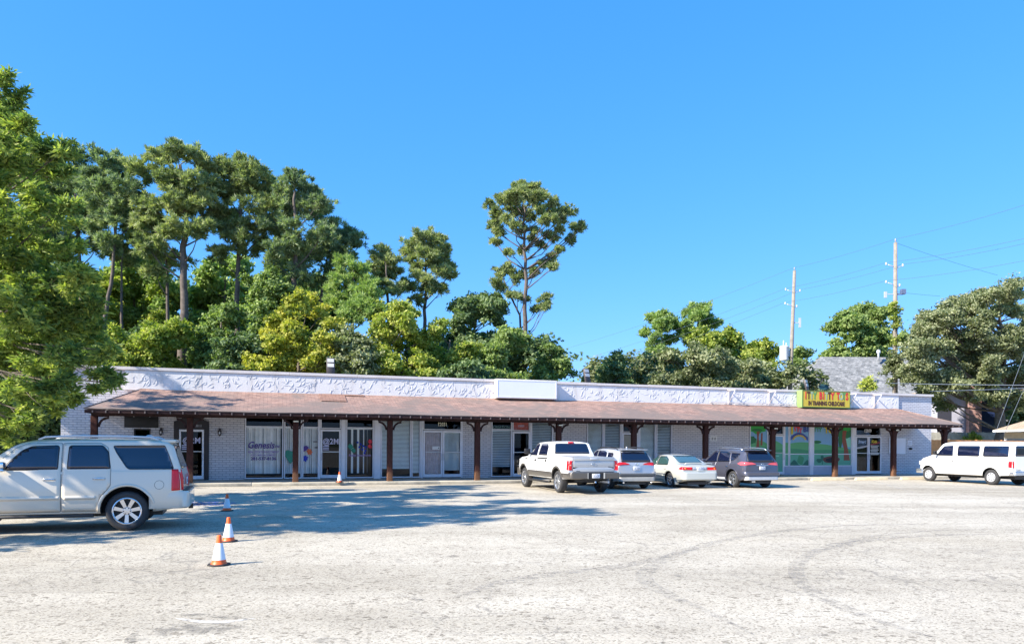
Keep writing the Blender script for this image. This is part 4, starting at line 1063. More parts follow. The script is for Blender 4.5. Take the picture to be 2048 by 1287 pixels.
# ---- silver full-size SUV on the left
PS = paint('silver gold paint', (.70, .63, .52), .12, .4)
S = dict(x=(-1.04, 3.88), wmax=1.0, wbelt=.955, wsill=.95, mid=(.62, 1.0), crown=.045,
         top=[(-1.04, 1.16), (-1.0, 1.30), (-.92, 1.55), (-.84, 1.78), (-.72, 1.855), (-.3, 1.885), (.8, 1.89), (1.6, 1.865), (1.95, 1.80), (2.3, 1.57), (2.68, 1.29), (2.85, 1.235), (3.4, 1.18), (3.72, 1.10), (3.88, .95)],
         bot=[(-1.10, .46), (-.5, .38), (0, .36), (3.3, .36), (3.88, .42)], belt=[(-1.1, 1.24), (3.88, 1.2)],
         w=[(-1.04, .90), (-.99, .955), (-.9, .985), (-.5, .998), (0, 1.0), (3.1, 1.0), (3.6, .95), (3.8, .85), (3.88, .72)], wt=[(-1.10, .76), (0, .80), (2, .78), (3.88, .7)])
rw = Vector((-7.89, 15.19, 0)); hd = math.pi+R(20)
ctr = rw-Vector((-math.sin(hd), math.cos(hd), 0))*.87      # the wheel seen is the left one
car = Car('sport_utility_vehicle', 'big silver four door SUV in tree shade at the left edge', 'car', S, PS, ctr, hd, .405, 2.946, [(0, .485), (2.946, .485)])
for sd in ('L', 'R'):
    dr = [(1.18, .42), (1.16, 1.30), (1.20, 1.80), (.62, 1.81), (.40, 1.70), (.33, 1.25)]+arcpts(0, .425, .535, 52, 3, 6)
    car.door([(1.16, .42), (1.155, 1.78), (.50, 1.79), (.36, 1.70), (.30, 1.25), (.30, .93), (.40, .80), (.49, .70), (.545, .42)], sd, [[(1.06, 1.265), (1.04, 1.72), (.46, 1.725), (.36, 1.60), (.325, 1.265)]], (.50, 1.07, .22))
    car.door([(2.35, .42), (2.36, 1.22), (2.36, 1.28), (2.28, 1.40), (1.95, 1.70), (1.74, 1.78), (1.18, 1.785), (1.182, .42)], sd, [[(2.12, 1.265), (2.10, 1.36), (1.86, 1.62), (1.70, 1.70), (1.24, 1.72), (1.25, 1.265)]], (1.38, 1.06, .22))
    car.window([(.26, 1.73), (.20, 1.60), (.01, 1.30), (-.04, 1.265), (-.86, 1.265), (-.76, 1.55), (-.68, 1.74)], sd, name='quarter_window', r_=.025, trim=.012)
    car.part('tail_lamp', [(-.83, 1.25), (-.955, 1.25), (-.985, 1.0), (-.99, .82), (-.83, .81)], sd, REDL, .012, r_=.015, res=.04)
    for a, b in (((1.19, .66), (2.34, .735)), ((.56, .66), (1.13, .735))): car.part('side_moulding', [(a[0], a[1]), (b[0], a[1]), (b[0], b[1]), (a[0], b[1])], sd, PS, .018, r_=.015)
    pl = arcpts(0, .425, .545, -3, 183, 22)+arcpts(0, .425, .487, 183, -3, 22)
    for ax in (0, 2.946): arch_trim(car, ax, sd, PS, .487, .540, -3, 183, .014)
    car.part('fuel_door', arcpts(-.60, .935, .092, 0, 345, 22), sd, TRIM, .001, rim=0) if sd == 'L' else None
    if sd == 'L': car.part('fuel_door', arcpts(-.60, .935, .085, 0, 345, 22), sd, PS, .003, rim=0)
    sg = 1 if sd == 'L' else -1
    # roof rails, running board
    MB().m(GALV).tube([(-.55, sg*.70, 1.86), (-.42, sg*.70, 1.915), (.2, sg*.70, 1.93), (1.0, sg*.70, 1.93), (1.5, sg*.70, 1.905), (1.62, sg*.70, 1.85)], [.022]*6, 8).build('roof_rail', car.t)
    MB().m(TRIM).box(.6, 2.4, min(sg*.80, sg*.95), max(sg*.80, sg*.95), .30, .36).bevel(.01, 1).build('running_board', car.t)
    car.mirror(2.16, 1.29, sg, CHROME, .2, .13, .13, lower=TRIM)
for x in (-.32, .92): MB().m(GALV).tube([(x, -.70, 1.925), (x, -.3, 1.95), (x, .3, 1.95), (x, .70, 1.925)], .02, 8).build('roof_crossbar', car.t)
car.window([(-.70, 1.28), (.70, 1.28), (.64, 1.74), (-.64, 1.74)], 'B', name='rear_window', glass=flat('lit rear glass', (.10, .10, .09), .05))
car.window([(-.68, 1.34), (.68, 1.34), (.62, 1.74), (-.62, 1.74)], 'F', name='windscreen')
MB().m(PS).box(-.88, -.60, -.66, .66, 1.80, 1.872).bevel(.018, 2).build('spoiler', car.t)
car.bumper('rear_bumper', -1.16, -1, .44, .80, PS, wrap=.72, rnd_=.22)
MB().m(TRIM).box(-1.15, -.9, -.75, .75, .802, .815).m(TRIM).box(-1.19, -1.1, -.06, .06, .36, .46).build('bumper_step_pad', car.t)
car.bumper('front_bumper', 3.98, 1, .36, .75, PS, wrap=.55, rnd_=.3)
car.plate(.98)
for sd in (1, -1):
    MB().m(CLEARL).box(3.78, 3.84, min(sd*.5, sd*.8), max(sd*.5, sd*.8), .85, 1.05).bevel(.02, 2).build('headlight', car.t)
    car.part('tail_lamp', sorted([(sd*.80, .82), (sd*.93, .82), (sd*.93, 1.25), (sd*.86, 1.25)], key=lambda q: math.atan2(q[1]-1.03, q[0]-sd*.86)), 'B', REDL, .014)
MB().m(TRIM).box(3.84, 3.9, -.45, .45, .8, 1.05).build('grille', car.t)
m = MB().m(TRIM).box(-.62, 3.6, -.45, .45, .27, .40); m.build('underbody', car.t)
m = MB().m(TRIM); m.add(text_mesh('YUKON', .07, .001, .003, 1.6), Matrix.Translation((2.10, .992, .835)) @ Matrix.Rotation(math.pi, 4, 'Z') @ FRONT); m.box(2.0, 2.36, .985, .995, .785, .797); m.build('door_badge', car.t)
car.wheels(dict(n=7, w=(.030, .040), hub=.085, lugs=6, mat=flat('polished alloy', (.68, .68, .69), .22, .85), rot=.25), .28, .272)

# ---- white crew-cab pickup
def heading(v): return math.atan2(v[1], v[0])
HB = R(90)+BROT
PW = paint('white paint', (.80, .80, .78), .0, .3); PT = paint('grey brown two tone paint', (.10, .09, .078), .3, .4)
S = dict(x=(-1.13, 4.55), wmax=1.0, wbelt=.97, wsill=.96, mid=(.75, 1.1), crown=.04,
         top=[(-1.13, 1.375), (-.6, 1.385), (.0, 1.39), (.60, 1.40), (.78, 1.41), (.83, 1.55), (.93, 1.82), (1.02, 1.90), (1.5, 1.94), (2.3, 1.92), (2.6, 1.85), (2.95, 1.60), (3.25, 1.40), (3.4, 1.36), (4.1, 1.30), (4.42, 1.22), (4.55, 1.05)],
         bot=[(-1.13, .56), (0, .50), (3.9, .50), (4.55, .55)], belt=[(-1.13, 1.28), (4.55, 1.25)],
         w=[(-1.13, .985), (-1.08, .998), (0, 1.0), (3.8, 1.0), (4.3, .96), (4.55, .82)], wt=[(-1.13, .95), (.7, .92), (.9, .80), (2.5, .77), (4.55, .85)])
rl = gnd(1117, 985); hd = HB+R(.5)
def placed(rl, hd, half): return Vector((rl.x, rl.y, 0))-Vector((-math.sin(hd), math.cos(hd), 0))*half
car = Car('pickup_truck', 'white crew cab pickup with grey lower trim parked nose to the sidewalk', 'pickup truck', S, PW, placed(gnd(1118, 984.5), hd, .88), hd, .415, 3.68, [(0, .50), (3.68, .50)])
for sd in ('L', 'R'):
    sg = 1 if sd == 'L' else -1
    car.door([(2.08, .55), (2.08, 1.86), (1.22, 1.87), (1.06, 1.80), (.98, 1.40), (.98, .55)], sd, [[(2.0, 1.39), (1.98, 1.80), (1.30, 1.80), (1.14, 1.68), (1.10, 1.39)]], (1.12, 1.17, .2), hmat=TRIM, htype='k')
    car.door([(3.14, .55), (3.14, 1.36), (2.9, 1.52), (2.62, 1.76), (2.45, 1.84), (2.10, 1.86), (2.10, .55)], sd, [[(2.96, 1.37), (2.80, 1.54), (2.56, 1.74), (2.40, 1.80), (2.18, 1.80), (2.18, 1.37)]], (2.25, 1.17, .2), hmat=TRIM, htype='k')
    for a, b in ((.54, 3.14), (-1.10, -.52)): car.part('lower_cladding', [(a, .505), (b, .505), (b, .765), (a, .765)], sd, PT, .009, r_=.01)
    for ax in (0, 3.68): arch_trim(car, ax, sd, PT, .502, .575, -12, 192)
    car.mirror(2.92, 1.40, sg, TRIM, .24, .22, .12)
    car.part('side_badge', rounded([(3.3, 1.0), (3.42, 1.0), (3.42, 1.06), (3.3, 1.06)], .02), sd, CHROME, .006)
    car.part('fender_vent', [(3.2, 1.20), (3.5, 1.20), (3.5, 1.24), (3.2, 1.24)], sd, TRIM, .006)
    car.part('tail_lamp', [(-.985, .88), (-1.125, .88), (-1.125, 1.22), (-.985, 1.22), (-1.0, 1.12), (-.985, 1.05), (-1.0, .98)], sd, REDL, .012, res=.04)
    MB().m(TRIM).tube([(.7, sg*.95, .40), (1.0, sg*.98, .37), (2.9, sg*.98, .37), (3.1, sg*.95, .40)], .045, 8).build('side_step', car.t)
    pl = [(sg*.83, .88), (sg*.975, .88), (sg*.975, 1.22), (sg*.83, 1.22), (sg*.85, 1.12), (sg*.835, 1.05), (sg*.85, .97)]
    car.part('tail_lamp', pl, 'B', REDL, .014, res=.04)
    car.part('reverse_lamp', [(sg*.86, 1.03), (sg*.95, 1.03), (sg*.95, 1.08), (sg*.86, 1.08)], 'B', flat('pink lens', (.75, .25, .22), .1), .017)
# tailgate with pressed horizontal steps
m = MB().m(TRIM); m.box(-1.138, -1.12, -.815, .815, .80, 1.36)
tg = m.build('tailgate', car.t)
m = MB().m(paint('shaded tailgate white', (.46, .47, .48), .3, .3)); x = -1.14  # body white darkened to grey: shade on the tailgate put into the colour
m.box(x-.03, x, -.805, .805, 1.22, 1.355); m.box(x-.018, x, -.80, .80, .985, 1.218); m.box(x-.035, x, -.805, .805, .81, .93)
v = [(-.80, .93), (.80, .93), (.62, .984), (-.62, .984)]
m.face([(x-.035, -.80, .93), (x-.018, -.62, .985), (x-.018, .62, .985), (x-.035, .80, .93)])
m.bevel(.012, 2); m.build('gate_skin', tg)
m = MB().m(GALV)
for z in (1.03, 1.08, 1.13, 1.18): m.box(x-.024, x-.0185, -.78, .78, z, z+.008)
m.m(CHROME); m.lathe([(.058, 0), (.075, -.004), (.075, .008), (.058, .010), (.058, 0)], 'y', 24); M_ = Matrix.Translation((x-.03, 0, 1.10)) @ Matrix.Rotation(R(90), 4, 'Z') @ Matrix.Diagonal((1.3, 1, .62, 1))
bmesh.ops.transform(m.bm, matrix=M_, verts=m.bm.verts[-24*5:]); m.build('gate_trim', tg)
MB().m(GALV).box(x-.055, x-.03, -.14, .14, 1.255, 1.325).bevel(.012, 2).build('handle', tg)
MB().m(TRIM).add(text_mesh('4x4', .05, .002, .002, 1.2), Matrix.Translation((x-.022, -.62, 1.0)) @ Matrix.Rotation(R(-90), 4, 'Z') @ FRONT).box(x-.04, x-.036, .55, .70, .845, .865).build('badge', tg)
car.window([(-.72, 1.46), (.72, 1.46), (.64, 1.82), (-.64, 1.82)], 'B', name='rear_window', r_=.05)
car.window([(-.74, 1.44), (.74, 1.44), (.64, 1.82), (-.64, 1.82)], 'F', name='windscreen')
car.part('centre_stop_lamp', [(-.12, 1.85), (.12, 1.85), (.12, 1.885), (-.12, 1.885)], 'B', REDL, .03)
car.bumper('rear_bumper', -1.33, -1, .56, .80, PT, half=.99, wrap=.32, depth=.14, rnd_=.12)
MB().m(BLACK).box(-1.352, -1.30, -.30, .30, .575, .79).m(CHROME).box(-1.356, -1.346, -.36, -.30, .58, .79).box(-1.356, -1.346, .30, .33, .58, .79).m(CHROME).lathe([(.03, 0), (.045, -.05)], 'z', 12, (-1.30, 0, .48)).build('bumper_recess', car.t)
car.plate(.68, 0, -1.354)
MB().m(GALV).tube([(-.4, -.55, .42), (-1.15, -.60, .44)], .04, 10).build('exhaust_pipe', car.t)
MB().m(TRIM).box(-.6, 4.2, -.5, .5, .42, .56).tube([(0, -.8, .41), (0, .8, .41)], .06, 8).lathe([(.0, -.13), (.15, -.1), (.16, .1), (.0, .13)], 'y', 14, (0, 0, .41)).build('underbody', car.t)
for sg in (1, -1): MB().m(CLEARL).box(4.45, 4.56, min(sg*.55, sg*.86), max(sg*.55, sg*.86), .95, 1.18).bevel(.03, 2).build('headlight', car.t)
MB().m(CHROME).box(4.5, 4.60, -.5, .5, .85, 1.18).bevel(.03, 2).build('grille', car.t)
car.bumper('front_bumper', 4.68, 1, .5, .82, PT, half=.98, wrap=.4, rnd_=.25)
car.wheels(dict(n=6, w=(.024, .042), hub=.085, lugs=6, mat=ALLOY, rot=.2, split=.12), .27, .275)

# ---- compact SUV shared layout
def compact_suv(name, label, loc, hd, pm, rails, new, wst):
    S = dict(x=(-.84, 3.55), wmax=.925, wbelt=.87, wsill=.86, mid=(.58, .92), crown=.04,
             top=[(-.84, 1.10), (-.80, 1.16), (-.70, 1.34), (-.55, 1.55), (-.42, 1.60), (0, 1.645), (.8, 1.675), (1.3, 1.66), (1.7, 1.56), (2.1, 1.32), (2.45, 1.10), (2.7, 1.04), (3.2, .98), (3.45, .88), (3.55, .75)],
             bot=[(-.84, .40), (-.4, .30), (0, .26), (2.9, .26), (3.55, .32)], belt=[(-.84, 1.08), (0, 1.06), (2, 1.0), (3.55, .9)],
             w=[(-.84, .80), (-.78, .86), (-.6, .905), (-.2, .925), (2.5, .92), (3.1, .89), (3.4, .80), (3.55, .6)], wt=[(-.84, .60), (-.3, .64), (1.5, .68), (3.55, .6)])
    car = Car(name, label, 'car', S, pm, loc, hd, .355, 2.68, [(0, .425), (2.68, .425)], group='cars parked nose to the sidewalk')
    dk = CLAD if new else pm
    for sd in ('L', 'R'):
        sg = 1 if sd == 'L' else -1
        car.door([(1.20, .36), (1.22, 1.60), (.62, 1.585), (.30, 1.52), (.16, 1.06), (.20, .86), (.38, .70), (.47, .50), (.50, .36)], sd, [[(1.12, 1.10), (1.14, 1.54), (.62, 1.525), (.38, 1.46), (.26, 1.12)]], (.34, .90, .17))
        car.door([(2.18, .36), (2.18, 1.03), (1.95, 1.26), (1.62, 1.50), (1.45, 1.58), (1.24, 1.60), (1.22, .36)], sd, [[(2.08, 1.07), (1.88, 1.25), (1.58, 1.46), (1.44, 1.52), (1.23, 1.54), (1.21, 1.09)]], (1.36, .88, .17))
        car.window([(.28, 1.46), (.18, 1.16), (-.02, 1.19), (-.20, 1.30), (-.30, 1.45)] if not new else [(.26, 1.46), (.16, 1.14), (-.08, 1.12), (-.20, 1.22), (-.22, 1.38), (-.12, 1.45)], sd, name='quarter_window')
        for ax in (0, 2.68): arch_trim(car, ax, sd, dk if new else pm, .427, .50 if new else .47, -14, 194, .014)
        car.part('sill_cladding', [(.52, .29), (2.2, .29), (2.2, .42), (.52, .42)], sd, CLAD if new else GALV, .012, r_=.01)
        pl = [(-.42, 1.02), (-.62, 1.10), (-.82, 1.10), (-.83, .98), (-.6, .97)] if new else [(-.36, 1.04), (-.6, 1.12), (-.82, 1.10), (-.83, .96), (-.6, .97)]
        car.part('tail_lamp', pl, sd, REDL if new else flat('pink red lamp', (.72, .10, .12), .1), .012, res=.04)
        a, b = (.28, .84)
        pl = [(sg*a, 1.01), (sg*.5, .995), (sg*b, .97), (sg*(b+.02), 1.09), (sg*.5, 1.085), (sg*(a+.1), 1.06)]
        car.part('tail_lamp', pl, 'B', REDL if new else flat('pink red lamp2', (.72, .10, .12), .1), .012, res=.04)
        if rails: MB().m(ALLOY if rails == 1 else TRIM).tube([(-.35, sg*.60, 1.60), (-.2, sg*.60, 1.665), (.5, sg*.61, 1.70), (1.2, sg*.61, 1.69), (1.4, sg*.60, 1.63)], [.02, .022, .022, .022, .018], 8).build('roof_rail', car.t)
        car.mirror(1.98, 1.05, sg, pm if not new else TRIM, .17, .14, .1)
    car.window([(-.62, 1.15), (.62, 1.15), (.53, 1.50), (-.53, 1.50)], 'B', name='rear_window', r_=.05, trim=.05)
    car.window([(-.66, 1.14), (.66, 1.14), (.55, 1.55), (-.55, 1.55)], 'F', name='windscreen')
    MB().m(pm).box(-.70, -.34, -.58, .58, 1.585, 1.618).bevel(.014, 2).build('spoiler', car.t)
    if new:
        car.bumper('rear_bumper', -.93, -1, .52, .66, CLAD, half=.90, wrap=.45, rnd_=.2)
        car.bumper('lower_bumper', -.94, -1, .33, .515, basic('beige silver plastic', (.40, .39, .36), .5, .2), half=.80, wrap=.14, rnd_=.12)
        for sg in (1, -1):
            car.part('corner_panel', [(sg*.72, .50), (sg*.86, .55), (sg*.86, .72), (sg*.74, .70)], 'B', pm, .06)
            MB().m(CHROME).tube([(-.80, sg*.62, .29), (-.95, sg*.62, .29)], .035, 10).build('exhaust_pipe', car.t)
    else:
        car.bumper('rear_bumper', -.95, -1, .52, .70, pm, half=.90, wrap=.5, rnd_=.22)
        car.bumper('lower_bumper', -.93, -1, .34, .515, GALV, half=.80, wrap=.2, rnd_=.14)
        MB().m(CHROME).box(-.885, -.845, -.30, .30, .955, .985).bevel(.008, 1).build('tailgate_bar', car.t)
        for sg in (1,): MB().m(CHROME).tube([(-.80, sg*.5, .30), (-.93, sg*.5, .29)], .03, 10).tube([(-.80, sg*.42, .30), (-.93, sg*.42, .29)], .03, 10).build('exhaust_pipe', car.t)
    car.plate(.86)
    hp, nr = car.hit(Vector((-6, 0, 1.02)), Vector((1, 0, 0)))
    m = MB().m(CHROME).lathe([(.03, 0), (.042, -.003), (.042, .008), (.03, .01), (.03, 0)], 'y', 20); m.bm.transform(Matrix.Translation((hp.x-.012, 0, 1.02)) @ Matrix.Rotation(R(90), 4, 'Z') @ Matrix.Diagonal((1.4, 1, 1, 1))); m.build('emblem', car.t)
    MB().m(TRIM).box(-.7, 3.2, -.5, .5, .2, .3).build('underbody', car.t)
    MB().m(pm if not new else ALLOY).box(.0, .12, -.02, .02, 1.64, 1.73).bevel(.01, 1).build('antenna_fin', car.t)
    for sg in (1, -1): MB().m(CLEARL).box(3.3, 3.46, min(sg*.5, sg*.78), max(sg*.5, sg*.78), .78, .9).bevel(.02, 2).build('headlight', car.t)
    car.bumper('front_bumper', 3.62, 1, .3, .62, pm, half=.88, wrap=.5, rnd_=.3)
    MB().m(TRIM).box(3.48, 3.57, -.45, .45, .62, .82).bevel(.02, 1).build('grille', car.t)
    car.wheels(wst, .225, .235)
    return car
PSV = paint('bright silver paint', (.47, .49, .53), .35, .28); PGR = paint('slate grey paint', (.085, .088, .12), .35, .3)
hd = HB
r1 = Vector((5.15, 30.75, 0)); g_ = gnd(1288, 975.5)
ctr = Vector((g_.x, g_.y, 0))+Vector((-math.sin(hd), math.cos(hd), 0))*.80
compact_suv('compact_suv', 'bright silver compact SUV with black cladding between the pickup and the sedan', ctr, hd, PSV, 2, True, dict(n=5, w=(.028, .03), hub=.06, lugs=5, rot=.3))
# ---- old beige sedan
PB = paint('pale champagne paint', (.60, .61, .56), .35, .32)
S = dict(x=(-1.02, 3.55), wmax=.885, wbelt=.83, wsill=.83, mid=(.48, .78), crown=.035,
         top=[(-1.02, .93), (-.96, .985), (-.7, 1.005), (-.42, 1.03), (-.15, 1.17), (.2, 1.335), (.45, 1.39), (.9, 1.41), (1.3, 1.385), (1.7, 1.22), (2.1, 1.02), (2.3, .96), (2.9, .90), (3.3, .82), (3.5, .72), (3.55, .62)],
         bot=[(-1.02, .34), (-.5, .24), (0, .20), (2.9, .20), (3.55, .26)], belt=[(-1.02, .92), (3.55, .85)],
         w=[(-1.02, .80), (-.97, .845), (-.7, .87), (0, .885), (2.7, .88), (3.2, .83), (3.45, .72), (3.55, .6)], wt=[(-1.02, .60), (0, .58), (1, .60), (3.55, .55)])
gl_, gr_ = gnd(1345, 974), gnd(1409, 974.5)
ctr = (gl_+gr_)/2; ctr.z = 0; ctr += Vector((0, .35, 0))
car = Car('sedan', 'pale champagne four door sedan with a low boot spoiler between two compact SUVs', 'car', S, PB, ctr, HB, .315, 2.67, [(0, .375), (2.67, .375)], group='cars parked nose to the sidewalk')
for sd in ('L', 'R'):
    sg = 1 if sd == 'L' else -1
    car.door([(1.18, .30), (1.19, 1.33), (.62, 1.33), (.28, 1.22), (.10, .94), (.14, .70), (.34, .58), (.43, .42), (.45, .30)], sd, [[(1.12, .955), (1.12, 1.29), (.62, 1.29), (.36, 1.18), (.22, .965)]], (.32, .80, .16), glass=CGLG, hmat=PB)
    car.door([(2.1, .30), (2.1, .90), (1.9, 1.03), (1.6, 1.22), (1.42, 1.31), (1.21, 1.33), (1.20, .30)], sd, [[(2.0, .94), (1.82, 1.06), (1.56, 1.22), (1.40, 1.28), (1.21, 1.29), (1.21, .95)]], (1.34, .79, .16), glass=CGLG, hmat=PB)
    car.part('side_moulding', [(.5, .46), (2.1, .46), (2.1, .52), (.5, .52)], sd, PB, .014)
    car.part('tail_lamp', [(-.78, .78), (-1.0, .78), (-1.0, .90), (-.88, .90), (-.78, .85)], sd, REDL, .012, res=.04)
    car.part('tail_lamp', [(sg*.36, .765), (sg*.80, .775), (sg*.80, .895), (sg*.36, .885)], 'B', REDL, .012, res=.04)
    car.part('turn_lamp', [(sg*.64, .80), (sg*.72, .80), (sg*.72, .86), (sg*.64, .86)], 'B', AMB, .016)
    car.mirror(1.88, .97, sg, PB, .15, .11, .09)
    MB().m(PB).box(-.47, -.45, min(sg*.66, sg*.85), max(sg*.66, sg*.85), .14, .32).bevel(.008, 1).build('mud_flap', car.t)
car.window([(-.56, 1.06), (.56, 1.06), (.50, 1.335), (-.50, 1.335)], 'B', name='rear_window', glass=flat('sedan rear glass', (.05, .12, .17), .04), r_=.06, trim=.018)
car.window([(-.6, 1.02), (.6, 1.02), (.52, 1.33), (-.52, 1.33)], 'F', name='windscreen')
m = MB().m(PB).tube([(-.90, -.66, 1.0), (-.93, -.60, 1.075), (-.96, -.35, 1.09), (-.97, 0, 1.095), (-.96, .35, 1.09), (-.93, .60, 1.075), (-.90, .66, 1.0)], [.03, .035, .03, .03, .03, .035, .03], 10); m.bm.transform(Matrix.Translation((0, 0, .43)) @ Matrix.Diagonal((1.0, 1, .58, 1))); m.build('spoiler', car.t)
car.part('tailgate_panel', [(-.35, .765), (.35, .765), (.35, .885), (-.35, .885)], 'B', flat('grey panel', (.35, .37, .44), .4), .006)
car.bumper('rear_bumper', -1.13, -1, .36, .68, PB, half=.875, wrap=.62, rnd_=.26)
car.plate(.825, 0)
MB().m(TRIM).box(-.9, 3.2, -.5, .5, .16, .26).build('underbody', car.t); MB().m(CHROME).tube([(-.9, -.5, .26), (-1.08, -.52, .25)], .025, 8).build('exhaust_pipe', car.t)
car.bumper('front_bumper', 3.66, 1, .25, .55, PB, half=.86, wrap=.5, rnd_=.3)
for sg in (1, -1): MB().m(CLEARL).box(3.4, 3.52, min(sg*.45, sg*.76), max(sg*.45, sg*.76), .62, .74).bevel(.02, 2).build('headlight', car.t)
car.wheels(dict(n=7, w=(.018, .022), hub=.06, lugs=0, rot=.1), .2, .20)
# grey one
gl_, gr_ = gnd(1472, 974.6), gnd(1533, 973.2)
ctr = (gl_+gr_)/2; ctr.z = 0; ctr += Vector((-.05, .1, 0))
compact_suv('compact_suv', 'slate grey compact SUV with silver roof rails, rightmost of the parked row', ctr, HB, PGR, 1, False, dict(n=5, w=(.018, .022), hub=.06, lugs=5, rot=.45, split=.14))

# ---- white passenger van
S = dict(x=(-1.08, 4.22), wmax=.995, wbelt=.95, wsill=.96, mid=(.62, 1.1), crown=.07,
         top=[(-1.08, 1.93), (-1.02, 2.02), (-.8, 2.07), (1.5, 2.09), (2.6, 2.07), (2.8, 2.0), (3.15, 1.66), (3.42, 1.42), (3.6, 1.36), (3.95, 1.26), (4.15, 1.14), (4.22, .95)],
         bot=[(-1.08, .48), (0, .42), (3.6, .42), (4.22, .48)], belt=[(-1.08, 1.32), (4.22, 1.2)],
         w=[(-1.08, .955), (-1.02, .985), (0, .995), (3.5, .99), (3.9, .94), (4.12, .84), (4.22, .7)], wt=[(-1.08, .80), (2.8, .78), (4.22, .7)])
hd = HB
car = Car('passenger_van', 'white long passenger van with three side windows at the right edge', 'van', S, PW, placed(gnd(1984, 969), hd, .87), hd, .37, 3.51, [(0, .44), (3.51, .44)])
for sd in ('L', 'R'):
    sg = 1 if sd == 'L' else -1
    car.door([(3.02, .50), (3.02, 1.40), (3.0, 1.62), (2.72, 1.90), (2.02, 1.92), (1.98, .50)], sd, [[(2.98, 1.36), (2.90, 1.56), (2.66, 1.82), (2.14, 1.85), (2.10, 1.36)]], (2.06, 1.08, .12), hmat=TRIM)
    car.window([(1.82, 1.36), (1.84, 1.84), (.66, 1.84), (.64, 1.36)], sd, r_=.06)
    car.window([(.42, 1.36), (.42, 1.84), (-.82, 1.84), (-.84, 1.36)], sd, r_=.06)
    car.part('tail_lamp', [(-.90, .84), (-1.06, .84), (-1.06, 1.14), (-.90, 1.14)], sd, REDL, .012, r_=.015)
    car.part('tail_lamp', [(sg*.86, .84), (sg*.95, .84), (sg*.95, 1.14), (sg*.86, 1.14)], 'B', REDL, .012, r_=.01)
    car.part('sill_panel', [(.5, .425), (3.0, .425), (3.0, .50), (.5, .50)], sd, GALV, .008)
    for ax in (0, 3.51): arch_trim(car, ax, sd, PW, .442, .475, -5, 185, .01)
    car.mirror(2.98, 1.38, sg, TRIM, .2, .2, .1)
    dm = MB().m(TRIM); car.patch(inflate([(sg*.02, .62), (sg*.84, .62), (sg*.82, 1.95), (sg*.02, 1.95)], .008), 'B', .001, .08, dm, TRIM, rim=0); car.patch([(sg*.02, .62), (sg*.84, .62), (sg*.82, 1.95), (sg*.02, 1.95)], 'B', .004, .08, dm, PW)
    d_ = dm.build('rear_door', car.t); car.window([(sg*.10, 1.40), (sg*.76, 1.40), (sg*.72, 1.84), (sg*.10, 1.84)], 'B', d_, off=.008)
    MB().m(CLEARL).box(4.1, 4.24, min(sg*.55, sg*.8), max(sg*.55, sg*.8), .85, 1.05).bevel(.03, 2).build('headlight', car.t)
car.window([(-.78, 1.46), (.78, 1.46), (.66, 1.93), (-.66, 1.93)], 'F', name='windscreen')
car.bumper('rear_bumper', -1.24, -1, .48, .66, ALLOY, half=.98, wrap=.3, rnd_=.12)
car.bumper('front_bumper', 4.36, 1, .42, .64, ALLOY, half=.96, wrap=.45, rnd_=.18)
MB().m(TRIM).box(4.16, 4.25, -.52, .52, .72, 1.08).bevel(.02, 1).build('grille', car.t)
MB().m(TRIM).box(-.9, 3.9, -.55, .55, .3, .44).build('underbody', car.t)
MB().m(CHROME).add(text_mesh('FORD', .09, .002, .003, 1.2), Matrix.Translation((-1.096, .6, .74)) @ Matrix.Rotation(R(-90), 4, 'Z') @ FRONT).build('badge', car.t)
car.wheels(dict(n=8, w=(.034, .034), hub=.11, lugs=8, rot=.2, mat=flat('white steel wheel', (.62, .63, .66), .35, .4)), .24, .215)

# ================================================================== POLES, CABLES, FENCES, HOUSE
def pole(x, y0, Y, x2, label, extras):
    top = at(x, y0, Y); bot = at(x2, 800, Y); bot.z = 0
    lean = (at(x, y0, Y).x-at(x2, 780, Y).x)/(top.z-at(x2, 780, Y).z); bot.x = top.x-lean*top.z
    t = empty('utility_pole', bot, 0, label, 'utility pole'); d = top-bot
    MB().m(POLEM).tube([(0, 0, 0), d*.5, d], [.23, .19, .14], 14).build('pole', t)
    def on(z): return d*(z/top.z)
    def ins(z, sx, L=.75, up=.32):
        p = on(z); m = MB().m(GALV).tube([p, p+Vector((sx*L*.8, 0, up*.6))], .035, 6).m(flat('ceramic', (.6, .58, .6), .3))
        m.lathe([(.02, 0), (.09, .02), (.05, .06), (.09, .10), (.05, .15), (.07, .2), (0, .22)], 'z', 10, tuple(p+Vector((sx*L, 0, up*.5)))); m.build('insulator', t)
        return bot+p+Vector((sx*L, 0, up*.5+.2))
    return t, bot, on, ins, top
PLY, PRY = 70, 60
tL, bL, onL, insL, topL = pole(1589, 541, PLY, 1580, 'weathered wooden utility pole carrying the grey transformer', 1)
tR, bR, onR, insR, topR = pole(1791, 485, PRY, 1790, 'tall wooden utility pole with vines round it behind the strip', 2)
def zpx(y, Y, x): return at(x, y, Y).z
A = {}
for nm, ins_, Y, x, ys in (('L', insL, PLY, 1585, (584, 612)), ('R', insR, PRY, 1790, (534, 570))):
    for k, y in enumerate(ys):
        z = zpx(y, Y, x); A[nm, k, -1] = ins_(z, -1); A[nm, k, 1] = ins_(z-.1, 1, .6 if k == 0 else .35, .3 if k == 0 else 0)
for t, on, top, Y in ((tL, onL, topL, PLY), (tR, onR, topR, PRY)): MB().m(flat('ceramic top', (.3, .32, .4), .3)).lathe([(.04, -.1), (.05, .1), (.09, .14), (.05, .2), (.09, .26), (0, .34)], 'z', 10, tuple(on(top.z))).build('insulator', t)
p = onL(zpx(706, PLY, 1580))
